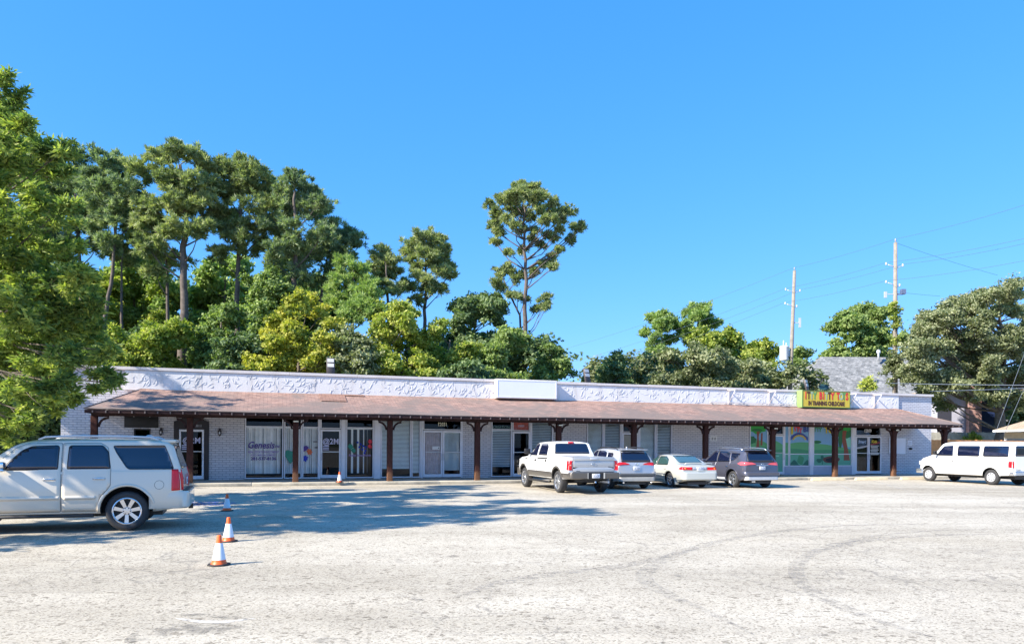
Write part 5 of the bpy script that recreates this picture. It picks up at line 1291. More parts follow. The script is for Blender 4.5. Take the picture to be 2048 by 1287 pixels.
m = MB().m(basic('transformer grey', (.62, .65, .68), .4, var=.06)).lathe([(0, -.72), (.40, -.70), (.42, -.62), (.42, .55), (.44, .60), (.30, .70), (0, .72)], 'z', 22, (p.x-.68, p.y, p.z)).box(p.x-.3, p.x-.12, p.y-.05, p.y+.05, p.z-.3, p.z+.3)
m.tube([(p.x-.75, p.y, p.z+.7), (p.x-.75, p.y, p.z+1.2)], [.06, .04], 8).tube([(p.x-.5, p.y, p.z+.65), (p.x-.5, p.y, p.z+1.0)], [.05, .03], 8).build('transformer', tL)
q = onL(zpx(645, PLY, 1584)); MB().m(GALV).box(q.x, q.x+.7, q.y-.04, q.y+.04, q.z-.04, q.z+.04).box(q.x+.6, q.x+.78, q.y-.08, q.y+.08, q.z-.45, q.z+.45).build('cutout_switch', tL)
q = onR(zpx(588, PRY, 1790)); MB().m(flat('dark switch', (.12, .15, .25), .4)).box(q.x+.1, q.x+.6, q.y-.05, q.y+.05, q.z-.05, q.z+.05).box(q.x+.45, q.x+.8, q.y-.15, q.y+.15, q.z, q.z+.4).m(GALV).box(q.x-.8, q.x-.1, q.y-.04, q.y+.04, q.z-.03, q.z+.03).box(q.x-.9, q.x-.7, q.y-.06, q.y+.06, q.z-.3, q.z+.2).build('cutout_switch', tR)
def cable(pts, label, r_=.011, sag=.5, group='overhead power cables'):
    m = MB().m(WIREM); P = []
    for a, b in zip(pts, pts[1:]):
        a, b = Vector(a), Vector(b)
        for i in range(14):
            t = i/14; P.append(a.lerp(b, t)-Vector((0, 0, sag*4*t*(1-t)*(a-b).length/40)))
    P.append(Vector(pts[-1])); o = m.tube(P, r_, 5).build('power_cable')
    tag(o, label, 'cable', group)
cable([at(1120, 700, 95), topL+Vector((0, 0, .3)), topR+Vector((0, 0, .3)), at(2080, 400, 48)], 'topmost power cable running over both pole tops')
cable([at(1150, 722, 95), A['L', 0, -1], A['R', 0, -1], at(2080, 470, 48)], 'power cable on the upper left insulators of both poles')
cable([at(1180, 728, 95), A['L', 0, 1], A['R', 0, 1], at(2080, 480, 48)], 'power cable on the upper right insulators of both poles')
cable([at(1200, 735, 95), A['L', 1, -1], A['R', 1, -1], at(2080, 515, 48)], 'lowest of the power cables on both poles')
cable([topR, at(1995, 550, 66)], 'service cable falling from the right pole top to the big oak', sag=.3)
cable([onR(zpx(583, PRY, 1790))+bR, at(1880, 592, 62)], 'short cable from the right pole switch into the oak', sag=.2)
cable([at(1780, 766, 52), at(2070, 770, 46)], 'upper low cable crossing in front of the big oak', .022, .1)
cable([at(1860, 782, 53), at(2070, 775, 46)], 'lower low cable crossing in front of the big oak', .022, .1)
cable([at(2060, 676, 47), at(1990, 868, 47)], 'left steel guy wire slanting down at the right edge', .013, 0, 'guy wires at the right edge')
cable([at(2062, 745, 47), at(2008, 868, 47)], 'right steel guy wire slanting down at the right edge', .013, 0, 'guy wires at the right edge')

def fence(a, b, h, mat, label, bw_=.14, step=.15, railm=None, z0=0, rails=(.3, 1.0, 1.8)):
    a, b = Vector(a), Vector(b); a.z = b.z = z0; d = b-a; L = d.length; t = empty('wood_fence', a, math.atan2(d.y, d.x), label, 'fence')
    m = MB().m(mat); x = 0; r_ = random.Random(5)
    while x < L:
        m.box(x, x+bw_, r_.uniform(-.006, .006), .018, .03, h+r_.uniform(-.012, .012)); x += step
    m.build('board_panel', t)
    m = MB().m(railm or mat)
    for z in rails: m.box(0, L, .02, .06, z, z+.09)
    m.build('rail', t); x = 0
    while x <= L: MB().m(railm or mat).box(x-.05, x+.05, .065, .15, 0, h+.04).build('fence_post', t); x += 2.4
FO = basic('new cedar boards', (.62, .26, .08), .7, var=.2, scale=3); FG = basic('weathered grey boards', (.34, .33, .29), .9, var=.3, scale=3)
fence(bw(27.2, -.5, 0), at(2075, 880, 50), 2.22, FO, 'new orange cedar board fence beside the right end of the strip')
fence(at(1850, 880, 60), at(2090, 880, 60), 2.95, FG, 'tall weathered grey board fence behind the orange one', rails=(.5, 1.5, 2.4))
DKF = flat('dark rail gap', (.05, .06, .08), .8)
# small open shelter at the right edge
sh = at(2062, 857, 52)
t = empty('carport', (sh.x, sh.y, 0), 0, 'low beige roofed carport with white trim behind the van', 'carport')
TAN = shingle('tan shingles', ((.42, .34, .26), (.36, .29, .22), (.2, .16, .12)), .14, .3)
m = MB().m(TAN); c = [(-1.6, -1.6, 3.02), (5, -1.6, 3.02), (5, 1.6, 3.02), (-1.6, 1.6, 3.02)]; r0, r1 = (-.1, 0, 3.75), (5, 0, 3.75)
m.face([c[0], c[1], r1, r0]); m.face([c[2], c[3], r0, r1]); m.face([c[3], c[0], r0]); bmesh.ops.remove_doubles(m.bm, verts=m.bm.verts, dist=1e-4); bmesh.ops.solidify(m.bm, geom=m.bm.faces[:], thickness=.06); m.build('roof', t)
MB().m(WHITE).box(-1.62, 5, -1.65, -1.61, 2.86, 3.0).box(-1.66, -1.622, -1.65, 1.6, 2.86, 3.0).build('fascia_board', t)
MB().m(basic('tan board', (.45, .4, .3), .8)).box(-1.2, 5, 1.0, 1.05, 2.4, 2.85).build('beam', t)
for x in (-1.0, 1.5): MB().m(WHITE).box(x-.06, x+.06, 1.1, 1.22, 0, 2.85).build('post', t)

# house behind
HY = 76
hx0, hx1 = at(1605, 700, HY).x, at(1840, 700, HY).x; hz1 = at(1700, 708, HY).z; hz0 = at(1600, 786, HY).z
t = empty('house', (hx0, HY, 0), 0, 'two storey house with a grey shingled hip roof behind the childcare sign', 'house')
GSH = shingle('grey shingles', ((.27, .28, .29), (.15, .16, .17), (.07, .075, .08)), .22, .34)
W_ = hx1-hx0+4; rx0 = at(1641, 709, HY+4).x-hx0
m = MB().m(GSH); c = [(-1.2, -.6, hz0-.3), (W_, -.6, hz0-.3), (W_, 9, hz0-.3), (-1.2, 9, hz0-.3)]; r0, r1 = (rx0, 4, hz1+.2), (W_-2.5, 4, hz1+.2)
m.face([c[0], c[1], r1, r0]); m.face([c[2], c[3], r0, r1]); m.face([c[3], c[0], r0]); m.face([c[1], c[2], r1]); bmesh.ops.remove_doubles(m.bm, verts=m.bm.verts, dist=1e-4); bmesh.ops.solidify(m.bm, geom=m.bm.faces[:], thickness=.12); m.build('roof', t)
RB = redbrick('red brick', (.32, .12, .09), (.22, .09, .07), (.3, .25, .22))
MB().m(RB).box(-.6, W_-.6, 0, 8.4, 0, hz0-.35).build('wall', t)
for x in (1, 5, 9): 
    m = MB().m(WHITE); frame(m, x, x+1.4, 4.2, 5.8, .08, -.06, 0); f = m.build('window', t); MB().m(CGL).box(x+.08, x+1.32, -.02, -.004, 4.28, 5.72).build('pane', f)
MB().m(GALV).tube([(at(1757, 700, HY+3).x-hx0, 3, hz1-.3), (at(1757, 700, HY+3).x-hx0, 3, hz1+.75)], .10, 8).lathe([(.2, 0), (.2, .3), (0, .4)], 'z', 10, (at(1757, 700, HY+3).x-hx0, 3, hz1+.5)).build('vent_pipe', t)
# second house mostly hidden by the oak
HY2 = 66; x0 = at(1895, 800, HY2).x; x1 = at(2100, 800, HY2).x
t = empty('brick_house', (x0, HY2, 0), 0, 'pale walled house with a brick chimney half hidden under the big oak', 'house')
LW = basic('lilac grey siding', (.46, .46, .56), .7, var=.1, scale=1)
MB().m(LW).box(0, x1-x0, 0, 6, 0, 6.6).build('wall', t)
cx = at(1944, 800, HY2).x-x0
MB().m(redbrick('pinkish brick', (.45, .24, .20), (.33, .15, .13), (.45, .40, .38))).box(cx-.55, cx+.55, -.5, -.002, 0, 8.0).build('chimney', t)
m = MB().m(flat('navy panel', (.03, .05, .14), .4)).box(cx+.7, cx+2.0, -.06, -.002, 0, 6.4); m.build('door', t)
m = MB().m(flat('dark window frame', (.05, .05, .07), .5)).box(-.9, .3, -.05, -.001, .5, 5.6); m.build('window', t)
m = MB().m(TAN); m.prism([(-1, 6.6), (x1-x0+1, 6.6), (x1-x0+1, 6.8), (-1, 6.8)], -1, 7); m.build('roof', t)

# ================================================================== TREES
PAL = {
 'pine': leafmat('pine needles', (.11, .155, .075), (.27, .33, .15), (.50, .53, .27), .42),
 'pineb': leafmat('blue green pine needles', (.09, .14, .085), (.22, .30, .165), (.43, .50, .29), .42),
 'pinel': leafmat('young pine needles', (.15, .23, .07), (.28, .40, .13), (.46, .56, .22), .4),
 'green': leafmat('mid green leaves', (.09, .15, .055), (.22, .31, .105), (.38, .47, .17), .42),
 'dark': leafmat('dark green leaves', (.065, .115, .055), (.16, .235, .105), (.32, .41, .20), .4),
 'olive': leafmat('olive leaves', (.12, .15, .075), (.255, .29, .155), (.46, .48, .30), .4),
 'yellow': leafmat('yellowing leaves', (.19, .24, .045), (.44, .45, .085), (.66, .60, .13), .45),
 'ygreen': leafmat('yellow green leaves', (.15, .22, .04), (.34, .41, .09), (.60, .60, .16), .45),
 'near': leafmat('willow oak leaves', (.085, .145, .050), (.215, .305, .085), (.52, .57, .14), .42),
}
def rot_basis(rng, n, nrm):
    t = rng.normal(size=(n, 3)); t -= (t*nrm).sum(1, keepdims=True)*nrm; t /= np.linalg.norm(t, axis=1, keepdims=True)+1e-9
    return t, np.cross(nrm, t)
def leaf_mesh(name, C, NRM, L, W, tone, rng, mat, aspect=None, T=None):
    n = len(C); NRM = NRM/(np.linalg.norm(NRM, axis=1, keepdims=True)+1e-9)
    if T is None: t, b = rot_basis(rng, n, NRM)
    else: t = T; b = np.cross(NRM, t); b /= np.linalg.norm(b, axis=1, keepdims=True)+1e-9
    l = (L*rng.uniform(.7, 1.3, n))[:, None]; w = (W*rng.uniform(.7, 1.3, n))[:, None]
    V = np.empty((n, 4, 3)); V[:, 0] = C-t*l*.5; V[:, 1] = C-t*l*.05+b*w*.5; V[:, 2] = C+t*l*.5; V[:, 3] = C-t*l*.05-b*w*.5
    me = bpy.data.meshes.new(name); me.vertices.add(4*n); me.vertices.foreach_set('co', V.reshape(-1).astype(np.float32))
    me.loops.add(4*n); me.loops.foreach_set('vertex_index', np.arange(4*n, dtype=np.int32))
    me.polygons.add(n); me.polygons.foreach_set('loop_start', np.arange(0, 4*n, 4, dtype=np.int32))
    a = me.attributes.new('tone', 'FLOAT', 'FACE'); a.data.foreach_set('value', np.clip(tone, 0, 1).astype(np.float32))
    me.materials.append(mat); me.update(); return me
def dirs(rng, n):
    d = rng.normal(size=(n, 3)); return d/np.linalg.norm(d, axis=1, keepdims=True)
def foliage(rng, lobes, base, dens, leaf, mode, tonebias=0.0):
    """lobes: (centre Vector, radius xyz). returns centres, normals, tangents, tones"""
    Cs, Ns, Ts, To = [], [], [], []
    for q in lobes:
        c, r_ = q[:2]; lt = q[2] if len(q) > 2 else 0; r_ = np.array(r_); area = 4*math.pi*(r_.mean()**2)
        nc = max(5, int(area*dens)); nb = max(3, nc//5)
        # twigs radiate from the middle of the puff; clumps sit along their outer part
        bd = dirs(rng, nb)+np.array([0, 0, .25]); bl = rng.uniform(.55, 1.35 if mode != 'needle' else 1.6, nb); ib = rng.integers(0, nb, nc)
        u = rng.random(nc)**.5
        cc = np.array(c)[None]-np.array(base)[None]+bd[ib]*r_[None]*(bl[ib]*u)[:, None]+rng.normal(size=(nc, 3))*(.13 if mode != 'needle' else .2)*r_[None]
        d = bd[ib]/np.linalg.norm(bd[ib], axis=1, keepdims=True)
        ct = rng.normal(.50+tonebias+lt, .21, nc)
        if mode == 'needle':
            k = leaf['k']; ax = d*.6+dirs(rng, nc)*.5+np.array([0, 0, .55]); ax /= np.linalg.norm(ax, axis=1, keepdims=True)
            A_ = np.repeat(ax, k, 0); t = A_*.75+dirs(rng, nc*k)*.8; t /= np.linalg.norm(t, axis=1, keepdims=True)
            P = np.repeat(cc, k, 0)+t*leaf['L']*.5+rng.normal(size=(nc*k, 3))*leaf.get('s', .06)
            nn = np.cross(t, dirs(rng, nc*k)); Cs.append(P); Ns.append(nn); Ts.append(t)
            To.append(np.repeat(ct, k)+rng.normal(0, .12, nc*k))
        else:
            k = leaf['k']; s = leaf['s']
            P = np.repeat(cc, k, 0)+rng.normal(size=(nc*k, 3))*s*np.array([1, 1, .6])
            nn = np.repeat(d, k, 0)*.55+dirs(rng, nc*k)*.8+np.array([0, 0, .35])
            Cs.append(P); Ns.append(nn); To.append(np.repeat(ct, k)+rng.normal(0, .16, nc*k))
            if mode == 'star':
                t = P-np.repeat(cc, k, 0)+dirs(rng, nc*k)*s*.5; t /= np.linalg.norm(t, axis=1, keepdims=True)+1e-9
                nn = np.cross(t, dirs(rng, nc*k)); Ns[-1] = nn; Ts.append(t)
    C_, N_ = np.concatenate(Cs), np.concatenate(Ns); T_ = np.concatenate(Ts) if Ts else None
    return C_, N_, T_, np.concatenate(To)
def split_lobes(rng, lobes, n, f=.52, flat_=.8):
    out = []
    for c, r_ in lobes:
        R_ = np.array(r_)
        for d in dirs(rng, n):
            q = f*rng.choice([.5, .75, 1, 1.25]); out.append((Vector(np.array(c)+d*R_*rng.uniform(.3, 1.0)), R_*q*np.array([1.1, 1.1, flat_]), float(rng.normal(0, .13))))
    return out
def tree(name, label, cat, base, trunkpts, trad, lobes, pal, leaf, mode='leaf', dens=5, seed=0, bark=BARKG, group=None, tb=0, limbs=True, sub=6, rmax=9, zmin=0):
    rng = np.random.default_rng(seed); base = Vector((base[0], base[1], base[2] if len(base) > 2 else 0))
    t = empty(name, base, 0, label, cat, group)
    P = [Vector(p)-base for p in trunkpts]; n = len(P)
    m = MB().m(bark); rad = [trad*(1-.72*i/(n-1)) for i in range(n)]; rad[0] *= 1.25
    # more points with small wobble
    Q, RR = [], []
    for i in range(n-1):
        for k in range(4):
            u = k/4; q = P[i].lerp(P[i+1], u); 
            if i+k: q += Vector(rng.normal(0, trad*.12, 3))*Vector((1, 1, 0)).x if False else Vector((rng.normal(0, trad*.15), rng.normal(0, trad*.15), 0))
            Q.append(q); RR.append(rad[i]*(1-u)+rad[i+1]*u)
    Q.append(P[-1]); RR.append(rad[-1])
    m.tube(Q, RR, 9)
    if limbs:
        for c, r_ in lobes:
            cl = Vector(c)-base; rr = sum(r_)/3
            zs = cl.z-(.35 if mode != 'needle' else .75)*math.hypot(cl.x-Q[-1].x, cl.y-Q[-1].y)-rr*.4
            zs = max(zs, min(zmin, cl.z+1.5)); j = min(range(len(Q)), key=lambda i: abs(Q[i].z-zs)); s = Q[j]
            if (cl-s).length < .3: continue
            mid_ = s.lerp(cl, .5)+Vector((rng.normal(0, .1), rng.normal(0, .1), -.06*(cl-s).length+rng.normal(0, .1)))
            r0 = min(RR[j]*.5, .025+.013*(cl-s).length, rmax); m.tube([s, s.lerp(mid_, .5), mid_, mid_.lerp(cl, .6), cl], [r0, r0*.85, r0*.65, r0*.45, r0*.2], 6)
            for k in range(int(3+rr*1.5)):
                e = cl+Vector(dirs(rng, 1)[0]*np.array(r_)*.85); b0 = mid_.lerp(cl, rng.uniform(.1, .9))
                m.tube([b0, b0.lerp(e, .5)+Vector((0, 0, -.05)), e], [r0*.32, r0*.22, r0*.06], 4)
    m.build('trunk', t)
    C_, N_, T_, To = foliage(rng, split_lobes(rng, lobes, sub+(3 if mode == 'needle' else 2), .46, flat_=.8 if mode == 'needle' else .9), base, dens, leaf, mode, tb)
    me = leaf_mesh('crown', C_, N_, leaf['L'], leaf['W'], To, rng, PAL[pal], T=T_)
    link('crown', me, t); return t
def lob(px, Y, sc=1.0, dz=.85, seed=0, spread=.0):
    """pixel circles (x, y, r[, depth offset]) -> lobes at distance Y"""
    r0 = random.Random(seed); out = []
    for q in px:
        x, y, r_ = q[:3]; rr = r_/FPX*Y*sc; dy = q[3] if len(q) > 3 else r0.uniform(-1, 1)*spread
        out.append((at(x, y, Y+dy), (rr*(1 if len(q) < 5 else q[4]), rr, rr*dz)))
    return out
PINE = dict(k=15, L=.42, W=.075, s=.03)
def pine(label, Y, tr, lobes_, trad=.25, pal='pine', dens=7, seed=1, group='tall pines behind the strip', tb=0, leaf=None, spread=1.6, sc=1.16):
    top = at(tr[-1][0], tr[-1][1], Y); pts = [at(x, y, Y) for x, y in tr]; b = pts[0].copy(); 
    if len(pts) > 1: dx = (pts[1].x-pts[0].x)/max(.1, pts[1].z-pts[0].z); b = Vector((pts[0].x-dx*pts[0].z*.4, Y, 0))
    tree('pine_tree', label, 'pine tree', b, [b]+pts, trad, lob(lobes_, Y, sc, .78, seed, spread), pal, leaf or PINE, 'needle', dens, seed, BARKP, group, tb)
pine('dark pine partly behind the near tree, leftmost of the tall pines', 62, [(165, 640), (158, 500), (150, 380)], [(110, 330, 28), (150, 320, 30), (90, 380, 34), (160, 375, 36), (120, 430, 36), (170, 440, 34), (85, 470, 34), (150, 490, 30), (200, 485, 22)], .24, 'pineb', seed=11)
pine('tall pine with a slanting trunk left of the thick double trunk', 60, [(205, 660), (222, 570), (232, 450), (225, 350)], [(215, 330, 24), (245, 340, 26), (195, 365, 28), (225, 375, 30), (262, 380, 26), (200, 415, 30), (240, 425, 30), (270, 440, 24), (185, 455, 24), (225, 480, 24)], .22, 'pineb', seed=12)
pine('slim pine trunk just left of the thick double trunk', 64, [(243, 660), (243, 560), (246, 450)], [(250, 430, 22), (275, 470, 24), (235, 500, 22), (265, 520, 20)], .16, 'pine', seed=13)
pine('tallest pine with a thick dark trunk, top of the left group', 58, [(364, 690), (367, 560), (372, 430), (360, 330)], [(352, 305, 26), (320, 312, 24), (382, 318, 24), (300, 350, 28), (345, 355, 30), (395, 365, 28), (410, 335, 18), (290, 400, 28), (330, 405, 30), (375, 410, 32), (415, 410, 24), (300, 450, 30), (345, 460, 26), (400, 460, 28), (430, 440, 18), (320, 500, 22), (290, 490, 20)], .42, 'pine', seed=14, tb=.06)
pine('pine with a thin pale trunk close left of the tallest pine', 60, [(336, 690), (334, 560), (330, 480)], [(335, 470, 24), (312, 500, 26), (350, 520, 20), (310, 545, 18)], .2, 'pine', seed=15, tb=.1)
pine('broad domed pine right of the tallest one', 60, [(474, 640), (476, 520), (482, 430), (478, 340)], [(480, 325, 26), (452, 345, 24), (510, 345, 26), (440, 385, 24), (478, 375, 32), (525, 380, 28), (545, 410, 24), (455, 425, 28), (500, 425, 30), (540, 450, 26), (455, 470, 22), (490, 480, 24), (520, 490, 22), (440, 510, 20)], .26, 'pine', seed=16)
pine('dark pine with outstretched right branches at the right of the tall group', 58, [(590, 620), (589, 540), (592, 460), (590, 380)], [(592, 360, 22), (565, 385, 22), (620, 385, 22), (640, 405, 16), (585, 410, 30), (625, 425, 26), (560, 445, 28), (600, 460, 30), (650, 465, 22), (570, 500, 26), (620, 505, 28), (545, 520, 22), (600, 545, 22)], .3, 'pineb', seed=17)
pine('shorter dark pine reaching right above the yellow leaved tree', 61, [(640, 640), (645, 560), (660, 490)], [(665, 455, 20), (690, 480, 24), (715, 485, 16), (650, 495, 28), (690, 520, 22), (660, 545, 24), (630, 560, 20), (640, 430, 16)], .2, 'pineb', seed=18)
pine('bright green young pine above the yellow leaved tree', 56, [(705, 660), (706, 590), (708, 540)], [(700, 535, 24), (725, 550, 22), (680, 560, 24), (710, 580, 30), (740, 585, 20), (680, 600, 26), (715, 620, 28), (745, 620, 18)], .14, 'pinel', seed=19, dens=11, tb=.1)
pine('small dark pine beside the bright young pine', 59, [(778, 650), (776, 590), (772, 530)], [(768, 505, 18), (785, 520, 16), (755, 530, 20), (780, 548, 22), (765, 575, 20), (800, 580, 16), (750, 560, 16)], .18, 'pine', seed=20)
pine('mid sized pine with a round top standing clear against the sky', 62, [(849, 680), (850, 600), (852, 540), (850, 490)], [(850, 475, 20), (830, 490, 18), (872, 485, 18), (890, 497, 12), (850, 505, 22), (815, 505, 14), (895, 525, 14), (870, 525, 16), (830, 530, 16), (880, 548, 18), (845, 556, 20), (900, 550, 8), (820, 575, 14), (860, 580, 14), (885, 580, 12), (835, 600, 10)], .2, 'pine', seed=21, dens=7.5, tb=.06)
pine('lone tall pine with a bare straight trunk standing apart in the middle', 60, [(1047, 740), (1049, 640), (1052, 560), (1047, 480), (1050, 420)],
     [(1045, 378, 18), (1065, 378, 17), (1028, 388, 15), (1085, 392, 13), (1010, 398, 13), (1045, 400, 20), (980, 411, 13), (995, 425, 12), (1070, 405, 15), (1108, 405, 11), (1100, 420, 12), (1132, 425, 16), (1115, 432, 11), (1025, 420, 15), (1060, 435, 12), (985, 458, 15), (1000, 465, 11), (1090, 440, 12), (1150, 458, 13), (1165, 455, 10), (1120, 460, 9), (1010, 440, 10), (1095, 470, 11), (1070, 465, 11), (990, 485, 10), (1140, 480, 11), (1085, 490, 10), (1045, 460, 10), (1100, 522, 15), (1085, 530, 11), (1105, 535, 9), (1068, 545, 11), (1020, 505, 9), (1045, 500, 9), (1050, 392, 18), (1022, 405, 15), (1075, 395, 15), (1040, 425, 16), (1080, 420, 14), (1000, 400, 12), (1105, 435, 12), (1120, 445, 12), (1030, 450, 12), (1065, 480, 11), (990, 440, 12), (1110, 480, 9), (1120, 500, 6)], .25, 'pine', seed=22, sc=.98, dens=8.5, tb=.05, leaf=dict(k=14, L=.36, W=.07, s=.03), spread=1.8)
pine('crooked lower pine leaning left out of the lone tall pine', 60.6, [(1045, 740), (1040, 630), (1020, 590), (1008, 560)], [(1012, 535, 12), (995, 548, 13), (1025, 548, 11), (992, 565, 10), (1030, 560, 9), (1005, 575, 9), (1043, 552, 7), (1035, 592, 10), (1050, 600, 6), (1095, 595, 9), (1085, 610, 11), (1072, 618, 8), (1092, 617, 7), (1020, 590, 7)], .13, 'pine', seed=23, sc=1.1, dens=9, spread=.6, leaf=dict(k=13, L=.32, W=.075, s=.07))
pine('left one of the two far pines right of centre', 88, [(1322, 740), (1324, 680), (1322, 650)], [(1322, 634, 13), (1302, 640, 12), (1340, 642, 11), (1290, 668, 9), (1318, 655, 14), (1345, 658, 10), (1310, 680, 12), (1335, 682, 12), (1320, 700, 11), (1300, 700, 8)], .22, 'pinel', seed=24, group='far pines right of centre', dens=9, leaf=dict(k=12, L=.46, W=.13, s=.1))
pine('taller right one of the two far pines right of centre', 88, [(1392, 740), (1394, 680), (1396, 640)], [(1395, 616, 13), (1378, 622, 11), (1412, 622, 12), (1395, 635, 13), (1415, 640, 9), (1428, 648, 9), (1375, 650, 11), (1405, 652, 9), (1390, 668, 10), (1365, 668, 10), (1380, 685, 9), (1358, 655, 8)], .22, 'pinel', seed=25, group='far pines right of centre', dens=9, leaf=dict(k=12, L=.46, W=.13, s=.1))

BL = dict(k=12, L=.26, W=.17, s=.19)
BLF = dict(k=11, L=.38, W=.24, s=.26)
def crown_lobes(x0, x1, y0, y1, n, seed, r=None):
    """fill a pixel box whose top is domed with n lobes"""
    r_ = random.Random(seed); out = []; w_ = x1-x0; h = y1-y0; R0 = r or math.sqrt(w_*h/n)*.78
    for i in range(n):
        for _ in range(30):
            u = r_.uniform(-1, 1); v = r_.uniform(0, 1); top = 1-math.sqrt(max(0, 1-u*u))
            if v > top*.75: break
        rr = R0*r_.uniform(.7, 1.25); out.append(((x0+x1)/2+u*(w_/2-rr*.7), min(y1, max(y0+rr, y0+v*h)), rr))
    return out
def broad(label, Y, x0, x1, y0, y1, n, pal, seed, leaf=BL, dens=5, cat='tree', name='broadleaf_tree', trad=.22, group=None, tb=0, spread=None, extra=(), tx_=None):
    cx = tx_ or (x0+x1)/2; b = at(cx, y1, Y); b.z = 0; L_ = lob(crown_lobes(x0, x1, y0, y1, n, seed)+list(extra), Y, 1, .85, seed, spread if spread is not None else (x1-x0)/FPX*Y*.3)
    # lower leaves behind the parapet down to bush height
    tree(name, label, cat, b, [b, at(cx, y1+10, Y), at(cx+(seed % 5-2)*4, (y0+y1)/2, Y), at(cx, y0+(y1-y0)*.25, Y)], trad, L_, pal, leaf, 'leaf', dens*1.35, seed, BARKG, group, tb, rmax=.09)
W0 = 'trees of the wood behind the strip'
broad('pale green tree filling the gap behind the slanting pine trunks', 72, 200, 345, 500, 700, 30, 'pinel', 31, BLF, 3.6, group=W0)
broad('hazy green tree between the tallest pine and the domed pine', 74, 380, 520, 500, 720, 22, 'pinel', 32, BLF, 3.6, group=W0, tb=.2)
broad('dim green tree behind the dark right hand pines', 76, 520, 660, 480, 720, 22, 'green', 33, BLF, 3.6, group=W0, tb=.1)
broad('dark tree far back at the very left behind the near tree', 70, -20, 150, 480, 760, 26, 'green', 34, BLF, 3.6, group=W0)
broad('sunlit green tree low between the tall pine trunks', 71, 255, 440, 560, 740, 24, 'ygreen', 65, BLF, 3.6, group=W0, tb=-.1)
broad('deep green tree far back left of the slanting pines', 68, 90, 250, 520, 760, 24, 'ygreen', 35, BLF, 3.4, group=W0)
broad('tall vine covered tree below the domed pine', 57, 480, 600, 525, 760, 16, 'green', 36, BL, 4.6, group=W0, tb=.12)
broad('rounded mid green tree right of the thick pine trunk', 56, 385, 500, 600, 770, 14, 'green', 37, BL, 4.8, group=W0, tb=.05)
broad('low dark green tree above the parapet left of the yellow tree', 54, 410, 560, 660, 790, 14, 'dark', 38, BL, 4.8, group=W0)
broad('olive green scrub tree above the left end of the roof', 54, 180, 300, 655, 790, 14, 'ygreen', 39, BL, 5, group=W0, tb=.0)
broad('light green scrub tree under the tall pine trunks', 55, 270, 400, 640, 790, 14, 'ygreen', 40, BL, 5, group=W0, tb=-.1)
broad('bushy green scrub left of the roof end', 56, 120, 230, 690, 800, 10, 'green', 41, BL, 5, group=W0)
broad('yellow leaved tree in the middle of the wood', 53, 485, 710, 635, 800, 32, 'yellow', 42, BL, 4.6, group=W0, extra=[(600, 605, 24), (620, 600, 20), (585, 625, 24), (560, 650, 22), (640, 630, 26), (670, 650, 22)])
broad('yellow green tree right of the yellow one', 54, 680, 875, 625, 800, 30, 'ygreen', 43, BL, 4.8, group=W0, tb=.12, extra=[(755, 620, 22), (800, 615, 24), (825, 630, 18)])
broad('dusty olive tree between the yellow and yellow green trees', 52, 660, 760, 650, 800, 12, 'olive', 44, BL, 5, group=W0)
broad('bluish dark tree with a spiky top left of the lone pine', 62, 865, 1045, 592, 740, 28, 'dark', 45, BL, 4.6, group=W0, tb=.12, extra=[(950, 600, 20), (985, 600, 18), (920, 615, 20)])
broad('leafy green tree left of the lone pine trunk', 55, 835, 965, 640, 800, 22, 'ygreen', 46, BL, 5, group=W0, tb=-.05)
broad('green tree wrapped round the foot of the lone pine', 55, 935, 1075, 645, 800, 22, 'green', 47, BL, 5, group=W0, tb=.15)
broad('small green tree right of the lone pine', 57, 1050, 1165, 710, 800, 12, 'green', 48, BL, 5, group=W0, extra=[(1100, 698, 8), (1112, 705, 12)])
broad('dark evergreen scrub behind the blank white sign', 53, 880, 1010, 715, 800, 10, 'dark', 49, BL, 5, group=W0)
W1 = 'trees behind the right half of the strip'
broad('dark conical green tree right of the roof floodlight', 66, 1188, 1270, 702, 800, 12, 'dark', 50, BL, 4.6, group=W1, tb=.1)
broad('shaggy green tree under the left far pine', 76, 1262, 1350, 690, 800, 12, 'green', 51, BLF, 4, group=W1, tb=.1)
broad('grey olive willowy tree behind the fascia brackets', 64, 1300, 1480, 685, 800, 22, 'olive', 52, BL, 4.6, group=W1, tb=-.02)
broad('bright green tree behind the willowy one', 84, 1385, 1480, 650, 800, 12, 'ygreen', 53, BLF, 3.6, group=W1, tb=-.05)
broad('round dark topped tree left of the transformer pole', 90, 1436, 1512, 652, 760, 9, 'dark', 54, BLF, 3.6, group=W1, tb=.1)
broad('green tree just left of the transformer pole', 82, 1480, 1562, 680, 800, 12, 'ygreen', 55, BLF, 3.6, group=W1, tb=-.15)
broad('olive scrub tree at the foot of the transformer pole', 66, 1450, 1535, 715, 800, 12, 'olive', 56, BL, 4.6, group=W1, tb=-.05)
broad('small tree between the transformer pole and the house roof', 84, 1585, 1612, 685, 750, 5, 'green', 57, BLF, 4, group=W1, tb=.1)
broad('large round green maple behind the house roof', 92, 1640, 1830, 608, 760, 42, 'green', 58, BLF, 3.8, group=W1, tb=.15, extra=[(1730, 625, 22), (1760, 625, 22), (1700, 650, 24)])
